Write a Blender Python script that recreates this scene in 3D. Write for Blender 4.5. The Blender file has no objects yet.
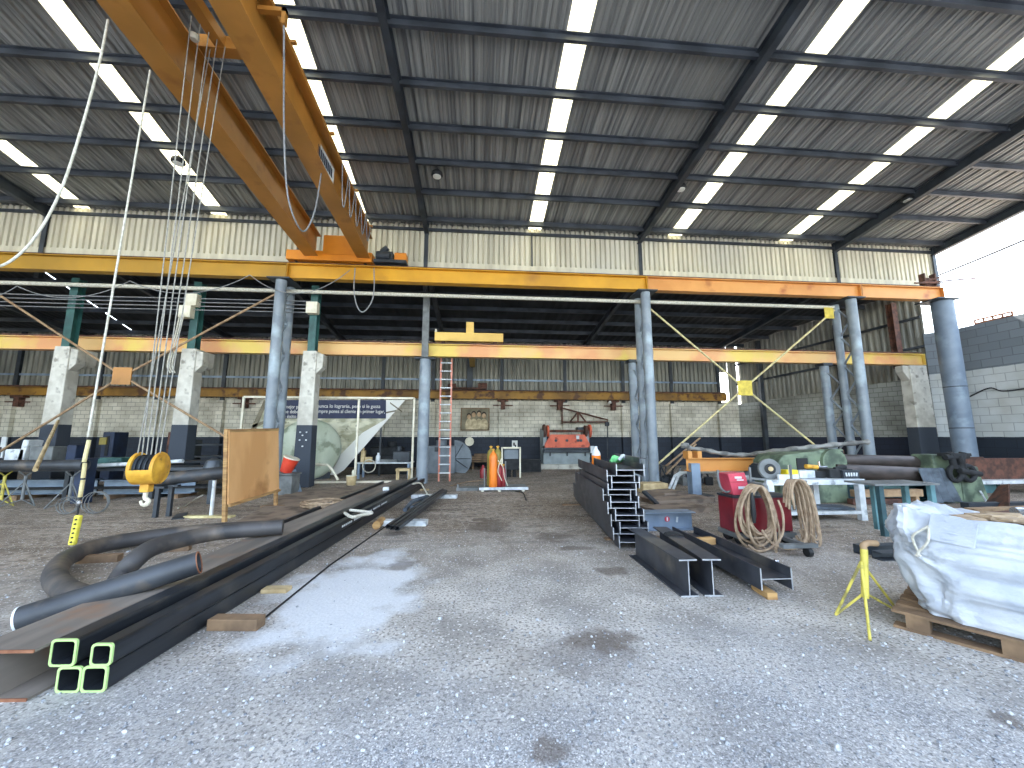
import bpy, math, random
from mathutils import Vector, Matrix, noise
random.seed(7)
COL = bpy.context.scene.collection
# ---------------------------------------------------------------- camera maths (photograph 1024x768)
F = 386.0; H = 1.6; YAW = math.radians(5.0); PIT = math.radians(7.8)
fw = Vector((math.sin(YAW)*math.cos(PIT), math.cos(YAW)*math.cos(PIT), math.sin(PIT)))
rt = Vector((math.cos(YAW), -math.sin(YAW), 0)); upv = rt.cross(fw)
def ray(u, v): return fw + rt*((u-512)/F) + upv*((384-v)/F)
def G(u, v, z=0.0):
    d = ray(u, v); t = (z-H)/d.z; return Vector((d.x*t, d.y*t, z))
def PY(u, v, y):
    d = ray(u, v); t = y/d.y; return Vector((d.x*t, y, d.z*t+H))
def PX(u, v, x):
    d = ray(u, v); t = x/d.x; return Vector((x, d.y*t, d.z*t+H))
# ---------------------------------------------------------------- materials
def C(h):
    h = h.lstrip('#'); o = []
    for i in (0, 2, 4):
        c = int(h[i:i+2], 16)/255; o.append(c/12.92 if c <= .04045 else ((c+.055)/1.055)**2.4)
    return (*o, 1)
MATS = {}
def mat(name, c1, c2=None, rough=.6, metal=0., scale=3., stretch=(1, 1, 1), lo=.4, hi=.62, bump=0., bscale=40., c3=None, s3=1.2, lo3=.52, hi3=.62, detail=6):
    m = bpy.data.materials.new(name); m.use_nodes = True; nt = m.node_tree; N = nt.nodes; L = nt.links
    b = N['Principled BSDF']; b.inputs['Roughness'].default_value = rough; b.inputs['Metallic'].default_value = metal
    tc = N.new('ShaderNodeTexCoord'); mp = N.new('ShaderNodeMapping'); mp.inputs['Scale'].default_value = stretch
    L.new(tc.outputs['Object'], mp.inputs['Vector'])
    b.inputs['Base Color'].default_value = C(c1)
    if c2:
        nz = N.new('ShaderNodeTexNoise'); nz.inputs['Scale'].default_value = scale; nz.inputs['Detail'].default_value = detail
        L.new(mp.outputs[0], nz.inputs['Vector'])
        cr = N.new('ShaderNodeValToRGB'); cr.color_ramp.elements[0].position = lo; cr.color_ramp.elements[1].position = hi
        cr.color_ramp.elements[0].color = C(c1); cr.color_ramp.elements[1].color = C(c2)
        L.new(nz.outputs['Fac'], cr.inputs['Fac']); out = cr.outputs[0]
        if c3:
            n3 = N.new('ShaderNodeTexNoise'); n3.inputs['Scale'].default_value = s3; n3.inputs['Detail'].default_value = 8
            L.new(tc.outputs['Object'], n3.inputs['Vector'])
            r3 = N.new('ShaderNodeValToRGB'); r3.color_ramp.elements[0].position = lo3; r3.color_ramp.elements[1].position = hi3
            L.new(n3.outputs['Fac'], r3.inputs['Fac'])
            mx = N.new('ShaderNodeMix'); mx.data_type = 'RGBA'; L.new(r3.outputs[0], mx.inputs[0]); L.new(out, mx.inputs[6]); mx.inputs[7].default_value = C(c3)
            out = mx.outputs[2]
        L.new(out, b.inputs['Base Color'])
    if bump:
        nb = N.new('ShaderNodeTexNoise'); nb.inputs['Scale'].default_value = bscale; nb.inputs['Detail'].default_value = 4
        L.new(mp.outputs[0], nb.inputs['Vector'])
        bp = N.new('ShaderNodeBump'); bp.inputs['Strength'].default_value = bump; bp.inputs['Distance'].default_value = .02
        L.new(nb.outputs['Fac'], bp.inputs['Height']); L.new(bp.outputs[0], b.inputs['Normal'])
    MATS[name] = m; return m
M = MATS
mat('gold_paint', '#d9a020', '#c08a18', .5, scale=.6, c3='#a87420', s3=.8, lo3=.6, hi3=.75)
mat('gold_left', '#b88a1c', '#a07818', .5, scale=.6)
mat('orange_paint', '#d99a52', '#c98842', .5, scale=.7, c3='#a8602a', s3=1.5, lo3=.6, hi3=.75)
mat('crane_orange', '#b97f38', '#a06e2e', .45, scale=.8, c3='#8f5a26', s3=2.2, lo3=.58, hi3=.75)
mat('carriage_orange', '#e08a1c', '#cc7a1c', .45, scale=1.)
mat('beam_pale', '#e0b878', '#d89c68', .55, scale=.45, lo=.45, hi=.55, c3='#dcc060', s3=.6, lo3=.5, hi3=.6)
mat('beam_brown', '#a87c2c', '#7c5a22', .6, scale=.8, c3='#5a3a20', s3=2)
mat('rust_red', '#6c483a', '#46322b', .8, scale=6)
mat('blue_grey', '#8a949c', '#78838d', .45, scale=2., c3='#a3b2bb', s3=1.3, lo3=.52, hi3=.66)
mat('blue_big', '#7c8b9b', '#6a798a', .5, scale=1.5, c3='#8fa2b0', s3=1.6, lo3=.56, hi3=.7)
mat('green_post', '#2f5f5a', '#234a48', .5, scale=3.)
mat('dark_steel', '#3c434a', '#2b3036', .5, metal=.2, scale=2.)
mat('purlin_steel', '#4a5058', '#363b42', .45, metal=.3, scale=1.5)
mat('black_tube', '#33373c', '#23262a', .38, metal=.35, scale=2., stretch=(4, .4, 4), c3='#5c5a55', s3=1.3, lo3=.56, hi3=.72)
mat('tube_inner', '#141618', rough=.8)
mat('tube_end_paint', '#b4d488', rough=.5)
mat('mill_scale', '#4c5058', '#383b42', .42, metal=.35, scale=3., c3='#6a6660', s3=2., lo3=.55, hi3=.7)
mat('rusty_beam', '#857c72', '#655f58', .7, scale=1.2, stretch=(3, .5, 3), c3='#8a6a52', s3=2.5, lo3=.58, hi3=.75)
mat('rust_edge', '#96684c', '#7a4e36', .8, scale=8)
mat('cut_steel', '#b8bcc0', '#9a9ea4', .4, metal=.4, scale=10)
mat('pipe_dark', '#474b50', '#34373b', .5, metal=.25, scale=2., c3='#6b6258', s3=3., lo3=.55, hi3=.7)
mat('pipe_bent', '#4c4a4a', '#3a3a3c', .55, metal=.15, scale=2., c3='#6e655c', s3=2.5, lo3=.5, hi3=.68)
mat('galv_blue', '#8b9cae', '#6f8093', .45, metal=.3, scale=2.)
mat('mesh_grey', '#767a7a', '#5c6060', .6, scale=4.)
mat('dark_navy', '#20304c', '#182438', .6, scale=3.)
mat('dark_stuff', '#26292c', '#181a1c', .8, scale=5.)
mat('plywood', '#e0ae76', '#cc9860', .6, scale=1.6, stretch=(1, 1, .35), c3='#a87848', s3=1.4, lo3=.56, hi3=.7)
mat('wood', '#b8935f', '#8f6c44', .75, scale=3., stretch=(1, 1, 6))
mat('wood_pallet', '#8d7358', '#6a5642', .85, scale=4.)
mat('wood_pale', '#c9b48a', '#a8926a', .8, scale=4.)
mat('white_paint', '#d9dee0', '#b9c0c4', .5, scale=4., c3='#8c9498', s3=6, lo3=.58, hi3=.7)
mat('cream_paint', '#e2ddc8', '#cfc8b0', .5, scale=4.)
mat('tank_pale', '#c8d0bc', '#a9b49c', .5, scale=1.2, stretch=(1, 1, .4), c3='#8a937c', s3=2.)
mat('grey_machine', '#6e7880', '#59626a', .5, scale=2.)
mat('press_orange', '#d86848', '#c0563c', .5, scale=3., c3='#8a3422', s3=5, lo3=.58, hi3=.68)
mat('press_grey', '#8f999b', '#7c8688', .5, scale=2.)
mat('cyl_orange', '#f0862c', '#dd7422', .4, scale=3.)
mat('cyl_red', '#8c1c24', '#6f161d', .4, scale=3.)
mat('cyl_olive', '#96883c', '#7d7032', .5, scale=3.)
mat('red_plain', '#c8342a', '#a82a24', .5, scale=3.)
mat('bucket_red', '#e04a30', '#cc3c28', .5, scale=3.)
mat('rope_white', '#cfcdc0', '#b4b09f', .8, scale=20.)
mat('cable_grey', '#8f9090', '#74777a', .7, scale=20.)
mat('rope_grey', '#a09e94', '#86847c', .8, scale=20.)
mat('cable_black', '#1c1e20', rough=.6)
mat('rod_tan', '#a58a6a', '#8a7055', .7, scale=6.)
mat('rod_yellow', '#d9cf9a', '#b8a878', .6, scale=6.)
mat('plate_yellow', '#d9c24a', '#bfa63c', .55, scale=6.)
mat('hook_yellow', '#e0ac3c', '#c89030', .5, scale=8., c3='#7c5c34', s3=9., lo3=.6, hi3=.68)
mat('pendant_yellow', '#e8dc50', '#c8bc44', .5, scale=20.)
mat('hose_tan', '#b09a80', '#8f7a62', .65, scale=12., stretch=(1, 1, 1))
mat('welder_red', '#7c2028', '#641a22', .4, scale=3., c3='#40161a', s3=3, lo3=.58, hi3=.7)
mat('pink_red', '#c84a5c', '#b23c4e', .45, scale=5.)
mat('machine_green', '#76866e', '#5a6a58', .6, scale=3., c3='#485548', s3=3., lo3=.5, hi3=.62)
mat('roller_brown', '#4c4440', '#38322f', .45, metal=.3, scale=2., stretch=(1, 3, 3))
mat('teal', '#5c858b', '#486c72', .5, scale=3.)
mat('teal_dark', '#36565c', '#29444a', .5, scale=3.)
mat('yellow_paint', '#d2c45a', '#aca048', .5, scale=6., c3='#8a8248', s3=9.)
mat('yellow_box', '#f0d830', '#e0c828', .5, scale=6.)
mat('cloth_grey', '#5c6670', '#444c54', .9, scale=5., bump=.5, bscale=12)
mat('tarp_grey', '#8c8c88', '#5c5c5a', .85, scale=4., bump=.5, bscale=10)
mat('gravel_stone', '#c4c8cc', '#6c7178', .8, scale=30, lo=.4, hi=.6)
mat('chrome', '#c8ccd0', rough=.2, metal=.9)
mat('paper_brown', '#b9a488', '#8c7a64', .9, scale=8.)
mat('ladder_pink', '#d08a76', '#b8705c', .5, scale=5.)
mat('truck_yellow', '#e2be62', '#d0a850', .5, scale=1.)
mat('light_lens', '#e8e8e0', rough=.3)
mat('banner_blue', '#2a3352', '#232b48', .6, scale=2.)
mat('banner_white', '#e8e8e2', rough=.6)
mat('banner_pic', '#dcdac2', '#a8a68a', .6, scale=1.6, stretch=(1, 1, 2.2), lo=.42, hi=.56, c3='#7a7a66', s3=3.5, lo3=.58, hi3=.66)
mat('pic_dark', '#8a826c', '#6c6654', .7, scale=2.)
mat('pic_hair', '#3c3228', rough=.7)
mat('pic_skin', '#c9ab88', '#a88a68', .7, scale=4.)
mat('pic_cream', '#d2c4a0', '#a8987a', .7, scale=5.)
mat('green_thing', '#7fd08a', '#5cb06a', .5, scale=10.)
mat('brown_sheet', '#8c7c6c', '#75675a', .8, scale=1.5, c3='#5f5348', s3=3.)
mat('glass_grey', '#49535c', '#323a42', .3, scale=2.)
# building skins
def coord(nt, x='X', both=False):
    pass
def brick_mat(name, c1, c2, mortar, dado=None, dz=1.6, bw=.42, bh=.21, dirt=.5, upper=None, uz=9):
    m = bpy.data.materials.new(name); m.use_nodes = True; nt = m.node_tree; N = nt.nodes; L = nt.links; b = N['Principled BSDF']
    tc = N.new('ShaderNodeTexCoord'); sp = N.new('ShaderNodeSeparateXYZ'); L.new(tc.outputs['Object'], sp.inputs[0])
    ad = N.new('ShaderNodeMath'); ad.operation = 'SUBTRACT'; L.new(sp.outputs[0], ad.inputs[0]); L.new(sp.outputs[1], ad.inputs[1])
    cb = N.new('ShaderNodeCombineXYZ'); L.new(ad.outputs[0], cb.inputs[0]); L.new(sp.outputs[2], cb.inputs[1])
    br = N.new('ShaderNodeTexBrick'); L.new(cb.outputs[0], br.inputs['Vector']); br.inputs['Scale'].default_value = 1
    br.inputs['Brick Width'].default_value = bw; br.inputs['Row Height'].default_value = bh; br.inputs['Mortar Size'].default_value = .012
    br.inputs['Color1'].default_value = C(c1); br.inputs['Color2'].default_value = C(c2); br.inputs['Mortar'].default_value = C(mortar)
    nz = N.new('ShaderNodeTexNoise'); nz.inputs['Scale'].default_value = .9; nz.inputs['Detail'].default_value = 10; L.new(tc.outputs['Object'], nz.inputs['Vector'])
    cr = N.new('ShaderNodeValToRGB'); cr.color_ramp.elements[0].position = .42; cr.color_ramp.elements[1].position = .7
    cr.color_ramp.elements[0].color = (1, 1, 1, 1); cr.color_ramp.elements[1].color = (dirt, dirt*.97, dirt*.9, 1); L.new(nz.outputs['Fac'], cr.inputs[0])
    mu = N.new('ShaderNodeMix'); mu.data_type = 'RGBA'; mu.blend_type = 'MULTIPLY'; mu.inputs[0].default_value = 1; L.new(br.outputs['Color'], mu.inputs[6]); L.new(cr.outputs[0], mu.inputs[7])
    out = mu.outputs[2]
    def band(out, z, colr, above):
        n2 = N.new('ShaderNodeTexNoise'); n2.inputs['Scale'].default_value = 3; L.new(tc.outputs['Object'], n2.inputs['Vector'])
        w = N.new('ShaderNodeMath'); w.operation = 'MULTIPLY_ADD'; w.inputs[1].default_value = .04; L.new(n2.outputs['Fac'], w.inputs[0]); L.new(sp.outputs[2], w.inputs[2])
        cm = N.new('ShaderNodeMath'); cm.operation = 'GREATER_THAN' if above else 'LESS_THAN'; cm.inputs[1].default_value = z+.02; L.new(w.outputs[0], cm.inputs[0])
        b2 = N.new('ShaderNodeTexBrick'); L.new(cb.outputs[0], b2.inputs['Vector']); b2.inputs['Scale'].default_value = 1
        b2.inputs['Brick Width'].default_value = bw; b2.inputs['Row Height'].default_value = bh; b2.inputs['Mortar Size'].default_value = .012
        cc = C(colr); b2.inputs['Color1'].default_value = cc; b2.inputs['Color2'].default_value = tuple(k*.8 for k in cc[:3])+(1,); b2.inputs['Mortar'].default_value = tuple(k*.6 for k in cc[:3])+(1,)
        mx = N.new('ShaderNodeMix'); mx.data_type = 'RGBA'; L.new(cm.outputs[0], mx.inputs[0]); L.new(out, mx.inputs[6]); L.new(b2.outputs['Color'], mx.inputs[7])
        return mx.outputs[2]
    if dado: out = band(out, dz, dado, False)
    if upper: out = band(out, uz, upper, True)
    L.new(out, b.inputs['Base Color']); b.inputs['Roughness'].default_value = .75
    bp = N.new('ShaderNodeBump'); bp.inputs['Strength'].default_value = .5; bp.inputs['Distance'].default_value = .01; L.new(br.outputs['Fac'], bp.inputs['Height']); bp.invert = True
    L.new(bp.outputs[0], b.inputs['Normal']); MATS[name] = m; return m
brick_mat('brick_white', '#e6e2d4', '#d2cebe', '#a09c8e', '#2b3340')
brick_mat('brick_side', '#a9aba4', '#989a94', '#70726c', '#20283a')
brick_mat('block_outer', '#d0d4d4', '#c4cacb', '#a0a6a8', '#27313e', bw=.6, bh=.3, dirt=.75, upper='#7d868e', uz=4.15)
def concrete_dado(name):
    m = mat(name, '#d2cfc4', '#b4b0a4', .8, scale=2.5, c3='#8e8a80', s3=4, lo3=.58, hi3=.7, bump=.3, bscale=15)
    nt = m.node_tree; N = nt.nodes; L = nt.links; b = N['Principled BSDF']; src = b.inputs['Base Color'].links[0].from_socket
    g = N.new('ShaderNodeNewGeometry'); sp = N.new('ShaderNodeSeparateXYZ'); L.new(g.outputs['Position'], sp.inputs[0])
    cm = N.new('ShaderNodeMath'); cm.operation = 'LESS_THAN'; cm.inputs[1].default_value = 1.98; L.new(sp.outputs[2], cm.inputs[0])
    mx = N.new('ShaderNodeMix'); mx.data_type = 'RGBA'; L.new(cm.outputs[0], mx.inputs[0]); L.new(src, mx.inputs[6]); mx.inputs[7].default_value = C('#39404a')
    L.new(mx.outputs[2], b.inputs['Base Color']); return m
concrete_dado('concrete_dado')
mat('concrete', '#c8c5ba', '#aaa69a', .8, scale=2.5, c3='#8e8a80', s3=4, lo3=.58, hi3=.7, bump=.3, bscale=15)
def sheet_mat(name, c1, c2, c3, stretch, rough=.45, metal=.35, s=1.):
    return mat(name, c1, c2, rough, metal, scale=s, stretch=stretch, lo=.35, hi=.65, c3=c3, s3=.35, lo3=.5, hi3=.75)
mat('roof_sheet', '#a4a5a0', '#67696a', .5, .3, scale=1.5, stretch=(9, .03, .5), lo=.35, hi=.65, c3='#8b8b86', s3=.3, lo3=.5, hi3=.8)
sheet_mat('clere_sheet', '#d8d2bc', '#b8b29e', '#c8c4b4', (4, 1, .2), .6, .05)
sheet_mat('aisle_sheet', '#9c9a8e', '#74746c', '#5c5e5c', (3, 3, .3), .6, .1, 2.)
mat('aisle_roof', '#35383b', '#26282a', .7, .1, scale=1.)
def skylight_mat():
    m = bpy.data.materials.new('skylight'); m.use_nodes = True; nt = m.node_tree; N = nt.nodes; L = nt.links
    N.remove(N['Principled BSDF']); o = N['Material Output']
    t = N.new('ShaderNodeBsdfTranslucent'); d = N.new('ShaderNodeBsdfDiffuse'); mx = N.new('ShaderNodeMixShader'); mx.inputs[0].default_value = .1
    tc = N.new('ShaderNodeTexCoord'); nz = N.new('ShaderNodeTexNoise'); nz.inputs['Scale'].default_value = 6; L.new(tc.outputs['Object'], nz.inputs[0])
    cr = N.new('ShaderNodeValToRGB'); cr.color_ramp.elements[0].color = (.27, .25, .15, 1); cr.color_ramp.elements[1].color = (.36, .345, .25, 1); L.new(nz.outputs['Fac'], cr.inputs[0]); L.new(cr.outputs[0], t.inputs[0])
    d.inputs[0].default_value = (.8, .8, .7, 1); L.new(t.outputs[0], mx.inputs[1]); L.new(d.outputs[0], mx.inputs[2]); L.new(mx.outputs[0], o.inputs[0]); MATS['skylight'] = m
skylight_mat()
def ground_mat():
    m = bpy.data.materials.new('ground'); m.use_nodes = True; nt = m.node_tree; N = nt.nodes; L = nt.links; b = N['Principled BSDF']
    tc = N.new('ShaderNodeTexCoord'); sp = N.new('ShaderNodeSeparateXYZ'); L.new(tc.outputs['Object'], sp.inputs[0])
    def nz(s, det=6, st=None):
        n = N.new('ShaderNodeTexNoise'); n.inputs['Scale'].default_value = s; n.inputs['Detail'].default_value = det
        if st:
            mp = N.new('ShaderNodeMapping'); mp.inputs['Scale'].default_value = st; L.new(tc.outputs['Object'], mp.inputs[0]); L.new(mp.outputs[0], n.inputs[0])
        else: L.new(tc.outputs['Object'], n.inputs[0])
        return n.outputs['Fac']
    def ramp(src, p0, p1, a, c):
        r = N.new('ShaderNodeValToRGB'); r.color_ramp.elements[0].position = p0; r.color_ramp.elements[1].position = p1
        r.color_ramp.elements[0].color = a; r.color_ramp.elements[1].color = c; L.new(src, r.inputs[0]); return r.outputs[0]
    def mix(f, a, c, bt='MIX'):
        x = N.new('ShaderNodeMix'); x.data_type = 'RGBA'; x.blend_type = bt
        if isinstance(f, float): x.inputs[0].default_value = f
        else: L.new(f, x.inputs[0])
        for i, s in ((6, a), (7, c)):
            if isinstance(s, tuple): x.inputs[i].default_value = s
            else: L.new(s, x.inputs[i])
        return x.outputs[2]
    def math2(op, a, c=None, d=None):
        x = N.new('ShaderNodeMath'); x.operation = op
        for i, s in enumerate((a, c, d)):
            if s is None: continue
            if isinstance(s, (int, float)): x.inputs[i].default_value = s
            else: L.new(s, x.inputs[i])
        return x.outputs[0]
    W = (1, 1, 1, 1); K = (0, 0, 0, 1)
    dirt = ramp(nz(.8, 10), .35, .7, C('#877a6b'), C('#aea294'))
    dirt = mix(ramp(nz(9, 8), .45, .65, K, W), dirt, C('#6f6457')); dirt = mix(ramp(nz(2.2, 10, (.35, 1.6, 1)), .5, .72, K, W), dirt, C('#5d5247'))
    fine = ramp(nz(1.6, 12), .35, .65, C('#918e89'), C('#c2beb7')); fine = mix(ramp(nz(40, 6), .5, .62, K, W), fine, C('#77736e'))
    # crushed stone: voronoi cells of varying grey
    vo = N.new('ShaderNodeTexVoronoi'); vo.inputs['Scale'].default_value = 130; L.new(tc.outputs['Object'], vo.inputs[0])
    sv = N.new('ShaderNodeSeparateColor'); L.new(vo.outputs['Color'], sv.inputs[0])
    stone = ramp(sv.outputs[0], .0, 1., C('#585d64'), C('#c6cad0'))
    stone = mix(ramp(sv.outputs[1], .9, .93, K, W), stone, C('#f2f4f6'))
    vo2 = N.new('ShaderNodeTexVoronoi'); vo2.inputs['Scale'].default_value = 75; L.new(tc.outputs['Object'], vo2.inputs[0])
    sv2 = N.new('ShaderNodeSeparateColor'); L.new(vo2.outputs['Color'], sv2.inputs[0])
    # distance zones
    wob = math2('MULTIPLY_ADD', nz(.5, 6), 5.0, math2('SUBTRACT', sp.outputs[1], 2.5))
    absx = math2('ABSOLUTE', math2('SUBTRACT', sp.outputs[0], .5))
    zone = math2('MULTIPLY_ADD', absx, .3, wob)
    gravelf = ramp(math2('MULTIPLY', zone, .1), .17, .36, W, K)   # crushed stone close to the yard
    finef = ramp(math2('MULTIPLY', zone, .1), .42, .8, W, K)      # pale fines further in
    col = mix(finef, dirt, fine)
    col = mix(ramp(sv2.outputs[1], .95, .96, K, W), col, C('#d2d0cc'))
    col = mix(math2('MULTIPLY', gravelf, .8), col, stone)
    # spill of pale dust beside the tubes
    def spot(cx, cy, rx, ry, ns=3., amp=.5):
        dx = math2('DIVIDE', math2('SUBTRACT', sp.outputs[0], cx), rx); dy = math2('DIVIDE', math2('SUBTRACT', sp.outputs[1], cy), ry)
        r = math2('SQRT', math2('ADD', math2('MULTIPLY', dx, dx), math2('MULTIPLY', dy, dy)))
        r = math2('MULTIPLY_ADD', math2('SUBTRACT', nz(ns, 8), .5), amp*2, r)
        return ramp(r, .6, 1.05, W, K)
    f = spot(-1.25, 4.4, .8, 1.5, 2.2, .9); col = mix(math2('MULTIPLY', f, .75), col, C('#d6dbe0'))
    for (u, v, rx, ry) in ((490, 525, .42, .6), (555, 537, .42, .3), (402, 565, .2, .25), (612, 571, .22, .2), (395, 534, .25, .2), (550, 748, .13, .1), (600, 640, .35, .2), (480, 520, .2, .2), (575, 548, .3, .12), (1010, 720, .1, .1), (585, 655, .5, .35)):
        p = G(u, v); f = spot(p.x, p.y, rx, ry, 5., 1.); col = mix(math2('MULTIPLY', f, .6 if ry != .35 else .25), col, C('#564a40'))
    L.new(col, b.inputs['Base Color']); b.inputs['Roughness'].default_value = .9
    h = math2('MULTIPLY_ADD', sv.outputs[0], gravelf, math2('MULTIPLY', nz(30, 8), .6))
    bp = N.new('ShaderNodeBump'); bp.inputs['Strength'].default_value = .7; bp.inputs['Distance'].default_value = .015; L.new(h, bp.inputs['Height']); L.new(bp.outputs[0], b.inputs['Normal'])
    MATS['ground'] = m
ground_mat()
# ---------------------------------------------------------------- mesh helpers
class MB:
    def __init__(s): s.v = []; s.f = []; s.mi = []; s.cur = 0
    def add(s, vs, fs):
        n = len(s.v); s.v += [Vector(p) for p in vs]; s.f += [[n+i for i in f] for f in fs]; s.mi += [s.cur]*len(fs); return s
    def box(s, c, d, R=None):
        x, y, z = d[0]/2, d[1]/2, d[2]/2
        vs = [Vector(p) for p in ((-x,-y,-z),(x,-y,-z),(x,y,-z),(-x,y,-z),(-x,-y,z),(x,-y,z),(x,y,z),(-x,y,z))]
        if R: vs = [R @ p for p in vs]
        return s.add([p+Vector(c) for p in vs], [(0,3,2,1),(4,5,6,7),(0,1,5,4),(1,2,6,5),(2,3,7,6),(3,0,4,7)])
    def bx(s, x0, x1, y0, y1, z0, z1): return s.box(((x0+x1)/2, (y0+y1)/2, (z0+z1)/2), (x1-x0, y1-y0, z1-z0))
    def sweep(s, prof, p0, p1, up=(0, 0, 1), hollow=None):
        p0 = Vector(p0); p1 = Vector(p1); d = (p1-p0).normalized(); u = Vector(up); r = d.cross(u).normalized(); u = r.cross(d)
        n = len(prof)
        if not hollow:
            vs = [p+r*a+u*b for p in (p0, p1) for a, b in prof]
            fs = [(i, (i+1) % n, n+(i+1) % n, n+i) for i in range(n)]+[tuple(range(n-1, -1, -1)), tuple(range(n, 2*n))]
            return s.add(vs, fs)
        vs = [p+r*a+u*b for p in (p0, p1) for pr in (prof, hollow) for a, b in pr]
        fs = []
        for i in range(n):
            j = (i+1) % n
            fs += [(i, j, 2*n+j, 2*n+i), (n+j, n+i, 3*n+i, 3*n+j), (i, n+i, n+j, j), (2*n+j, 3*n+j, 3*n+i, 2*n+i)]
        return s.add(vs, fs)
    def tube(s, pts, r, n=8, closed=False, caps=True):
        pts = [Vector(p) for p in pts]; m = len(pts); rs = r if isinstance(r, (list, tuple)) else [r]*m
        rings = []; prev = None
        for i, p in enumerate(pts):
            a = pts[(i-1) % m] if (i > 0 or closed) else p; b = pts[(i+1) % m] if (i < m-1 or closed) else p
            d = (b-a)
            if d.length < 1e-9: d = Vector((0, 0, 1))
            d.normalize()
            if prev is None: x = d.orthogonal().normalized()
            else:
                x = prev-d*prev.dot(d); x = x.normalized() if x.length > 1e-6 else d.orthogonal().normalized()
            prev = x; y = d.cross(x)
            rings.append([p+(x*math.cos(2*math.pi*k/n)+y*math.sin(2*math.pi*k/n))*rs[i] for k in range(n)])
        vs = [q for rg in rings for q in rg]; fs = []
        for i in range(m if closed else m-1):
            j = (i+1) % m
            for k in range(n): fs.append((i*n+k, i*n+(k+1) % n, j*n+(k+1) % n, j*n+k))
        if caps and not closed: fs += [tuple(range(n-1, -1, -1)), tuple((m-1)*n+k for k in range(n))]
        return s.add(vs, fs)
    def cyl(s, p0, p1, r, n=16, r1=None): return s.tube([p0, p1], [r, r if r1 is None else r1], n)
    def pipe(s, p0, p1, r, th=.01, n=24):
        o = [(r*math.cos(2*math.pi*k/n), r*math.sin(2*math.pi*k/n)) for k in range(n)]; i = [(a*(r-th)/r, b*(r-th)/r) for a, b in o]
        return s.sweep(o, p0, p1, (0, 0, 1) if abs((Vector(p1)-Vector(p0)).normalized().z) < .9 else (0, 1, 0), i)
    def lathe(s, prof, c, axis=(0, 0, 1), n=24):
        ax = Vector(axis).normalized(); x = ax.orthogonal().normalized(); y = ax.cross(x); c = Vector(c); m = len(prof)
        vs = [c+ax*h+(x*math.cos(2*math.pi*k/n)+y*math.sin(2*math.pi*k/n))*max(r, 1e-4) for r, h in prof for k in range(n)]
        fs = [(i*n+k, i*n+(k+1) % n, (i+1)*n+(k+1) % n, (i+1)*n+k) for i in range(m-1) for k in range(n)]
        fs += [tuple(range(n-1, -1, -1)), tuple((m-1)*n+k for k in range(n))]
        return s.add(vs, fs)
    def poly(s, pts, th):          # polygon (list of 3D points) given thickness vector
        n = len(pts); th = Vector(th); vs = [Vector(p) for p in pts]+[Vector(p)+th for p in pts]
        return s.add(vs, [tuple(range(n-1, -1, -1)), tuple(range(n, 2*n))]+[(i, (i+1) % n, n+(i+1) % n, n+i) for i in range(n)])
    def corr(s, A, B, za, zb, pitch=.2, dep=.03, prof=((0, 0), (.3, 0), (.5, 1), (.8, 1))):   # vertical corrugated sheet, za/zb = (z0,z1) at A and B
        A = Vector((A[0], A[1], 0)); B = Vector((B[0], B[1], 0)); D = B-A; Ln = D.length; d = D/Ln; nn = Vector((d.y, -d.x, 0)); k = max(2, int(Ln/pitch)); vs = []
        for i in range(k):
            for a, b in prof:
                t = (i+a)/k; p = A+D*t+nn*(b*dep); vs += [(p.x, p.y, za[0]+(zb[0]-za[0])*t), (p.x, p.y, za[1]+(zb[1]-za[1])*t)]
        m = len(vs)//2
        return s.add(vs, [(2*i, 2*i+2, 2*i+3, 2*i+1) for i in range(m-1)])
    def build(s, name, mt, parent=None, smooth=False, bevel=0., origin=None):
        org = Vector((0, 0, 0))
        if parent: org = world(parent)
        elif origin is not None: org = Vector(origin)
        else:
            xs = [p.x for p in s.v]; ys = [p.y for p in s.v]; zs = [p.z for p in s.v]; org = Vector(((min(xs)+max(xs))/2, (min(ys)+max(ys))/2, min(zs)))
        me = bpy.data.meshes.new(name); me.from_pydata([p-org for p in s.v], [], s.f)
        ms = mt if isinstance(mt, (list, tuple)) else [mt]
        for q in ms: me.materials.append(M[q])
        if len(ms) > 1: me.polygons.foreach_set('material_index', s.mi)
        if smooth:
            me.polygons.foreach_set('use_smooth', [True]*len(me.polygons))
            try: me.set_sharp_from_angle(angle=math.radians(40))
            except Exception: pass
        me.update(); o = bpy.data.objects.new(name, me); COL.objects.link(o)
        if parent: o.parent = parent
        else: o.location = org
        if bevel:
            bv = o.modifiers.new('b', 'BEVEL'); bv.width = bevel; bv.segments = 2; bv.limit_method = 'ANGLE'
        return o
def world(o):
    p = Vector(o.location)
    while o.parent: o = o.parent; p = p+Vector(o.location)
    return p
def tag(o, label=None, cat=None, group=None, kind=None):
    if label: o['label'] = label
    if cat: o['category'] = cat
    if group: o['group'] = group
    if kind: o['kind'] = kind
    return o
def thing(name, label, cat, loc, group=None, kind=None):
    o = bpy.data.objects.new(name, None); o.empty_display_size = .1; COL.objects.link(o); o.location = loc
    return tag(o, label, cat, group, kind)
def I_prof(h, w, tf, tw):
    return [(-w/2, 0), (w/2, 0), (w/2, tf), (tw/2, tf), (tw/2, h-tf), (w/2, h-tf), (w/2, h), (-w/2, h), (-w/2, h-tf), (-tw/2, h-tf), (-tw/2, tf), (-w/2, tf)]
def H_prof(w, hf, tf, tw):          # web horizontal, flanges upright, base at 0
    return [(-w/2, 0), (-w/2+tf, 0), (-w/2+tf, hf/2-tw/2), (w/2-tf, hf/2-tw/2), (w/2-tf, 0), (w/2, 0), (w/2, hf), (w/2-tf, hf), (w/2-tf, hf/2+tw/2), (-w/2+tf, hf/2+tw/2), (-w/2+tf, hf), (-w/2, hf)]
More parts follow.
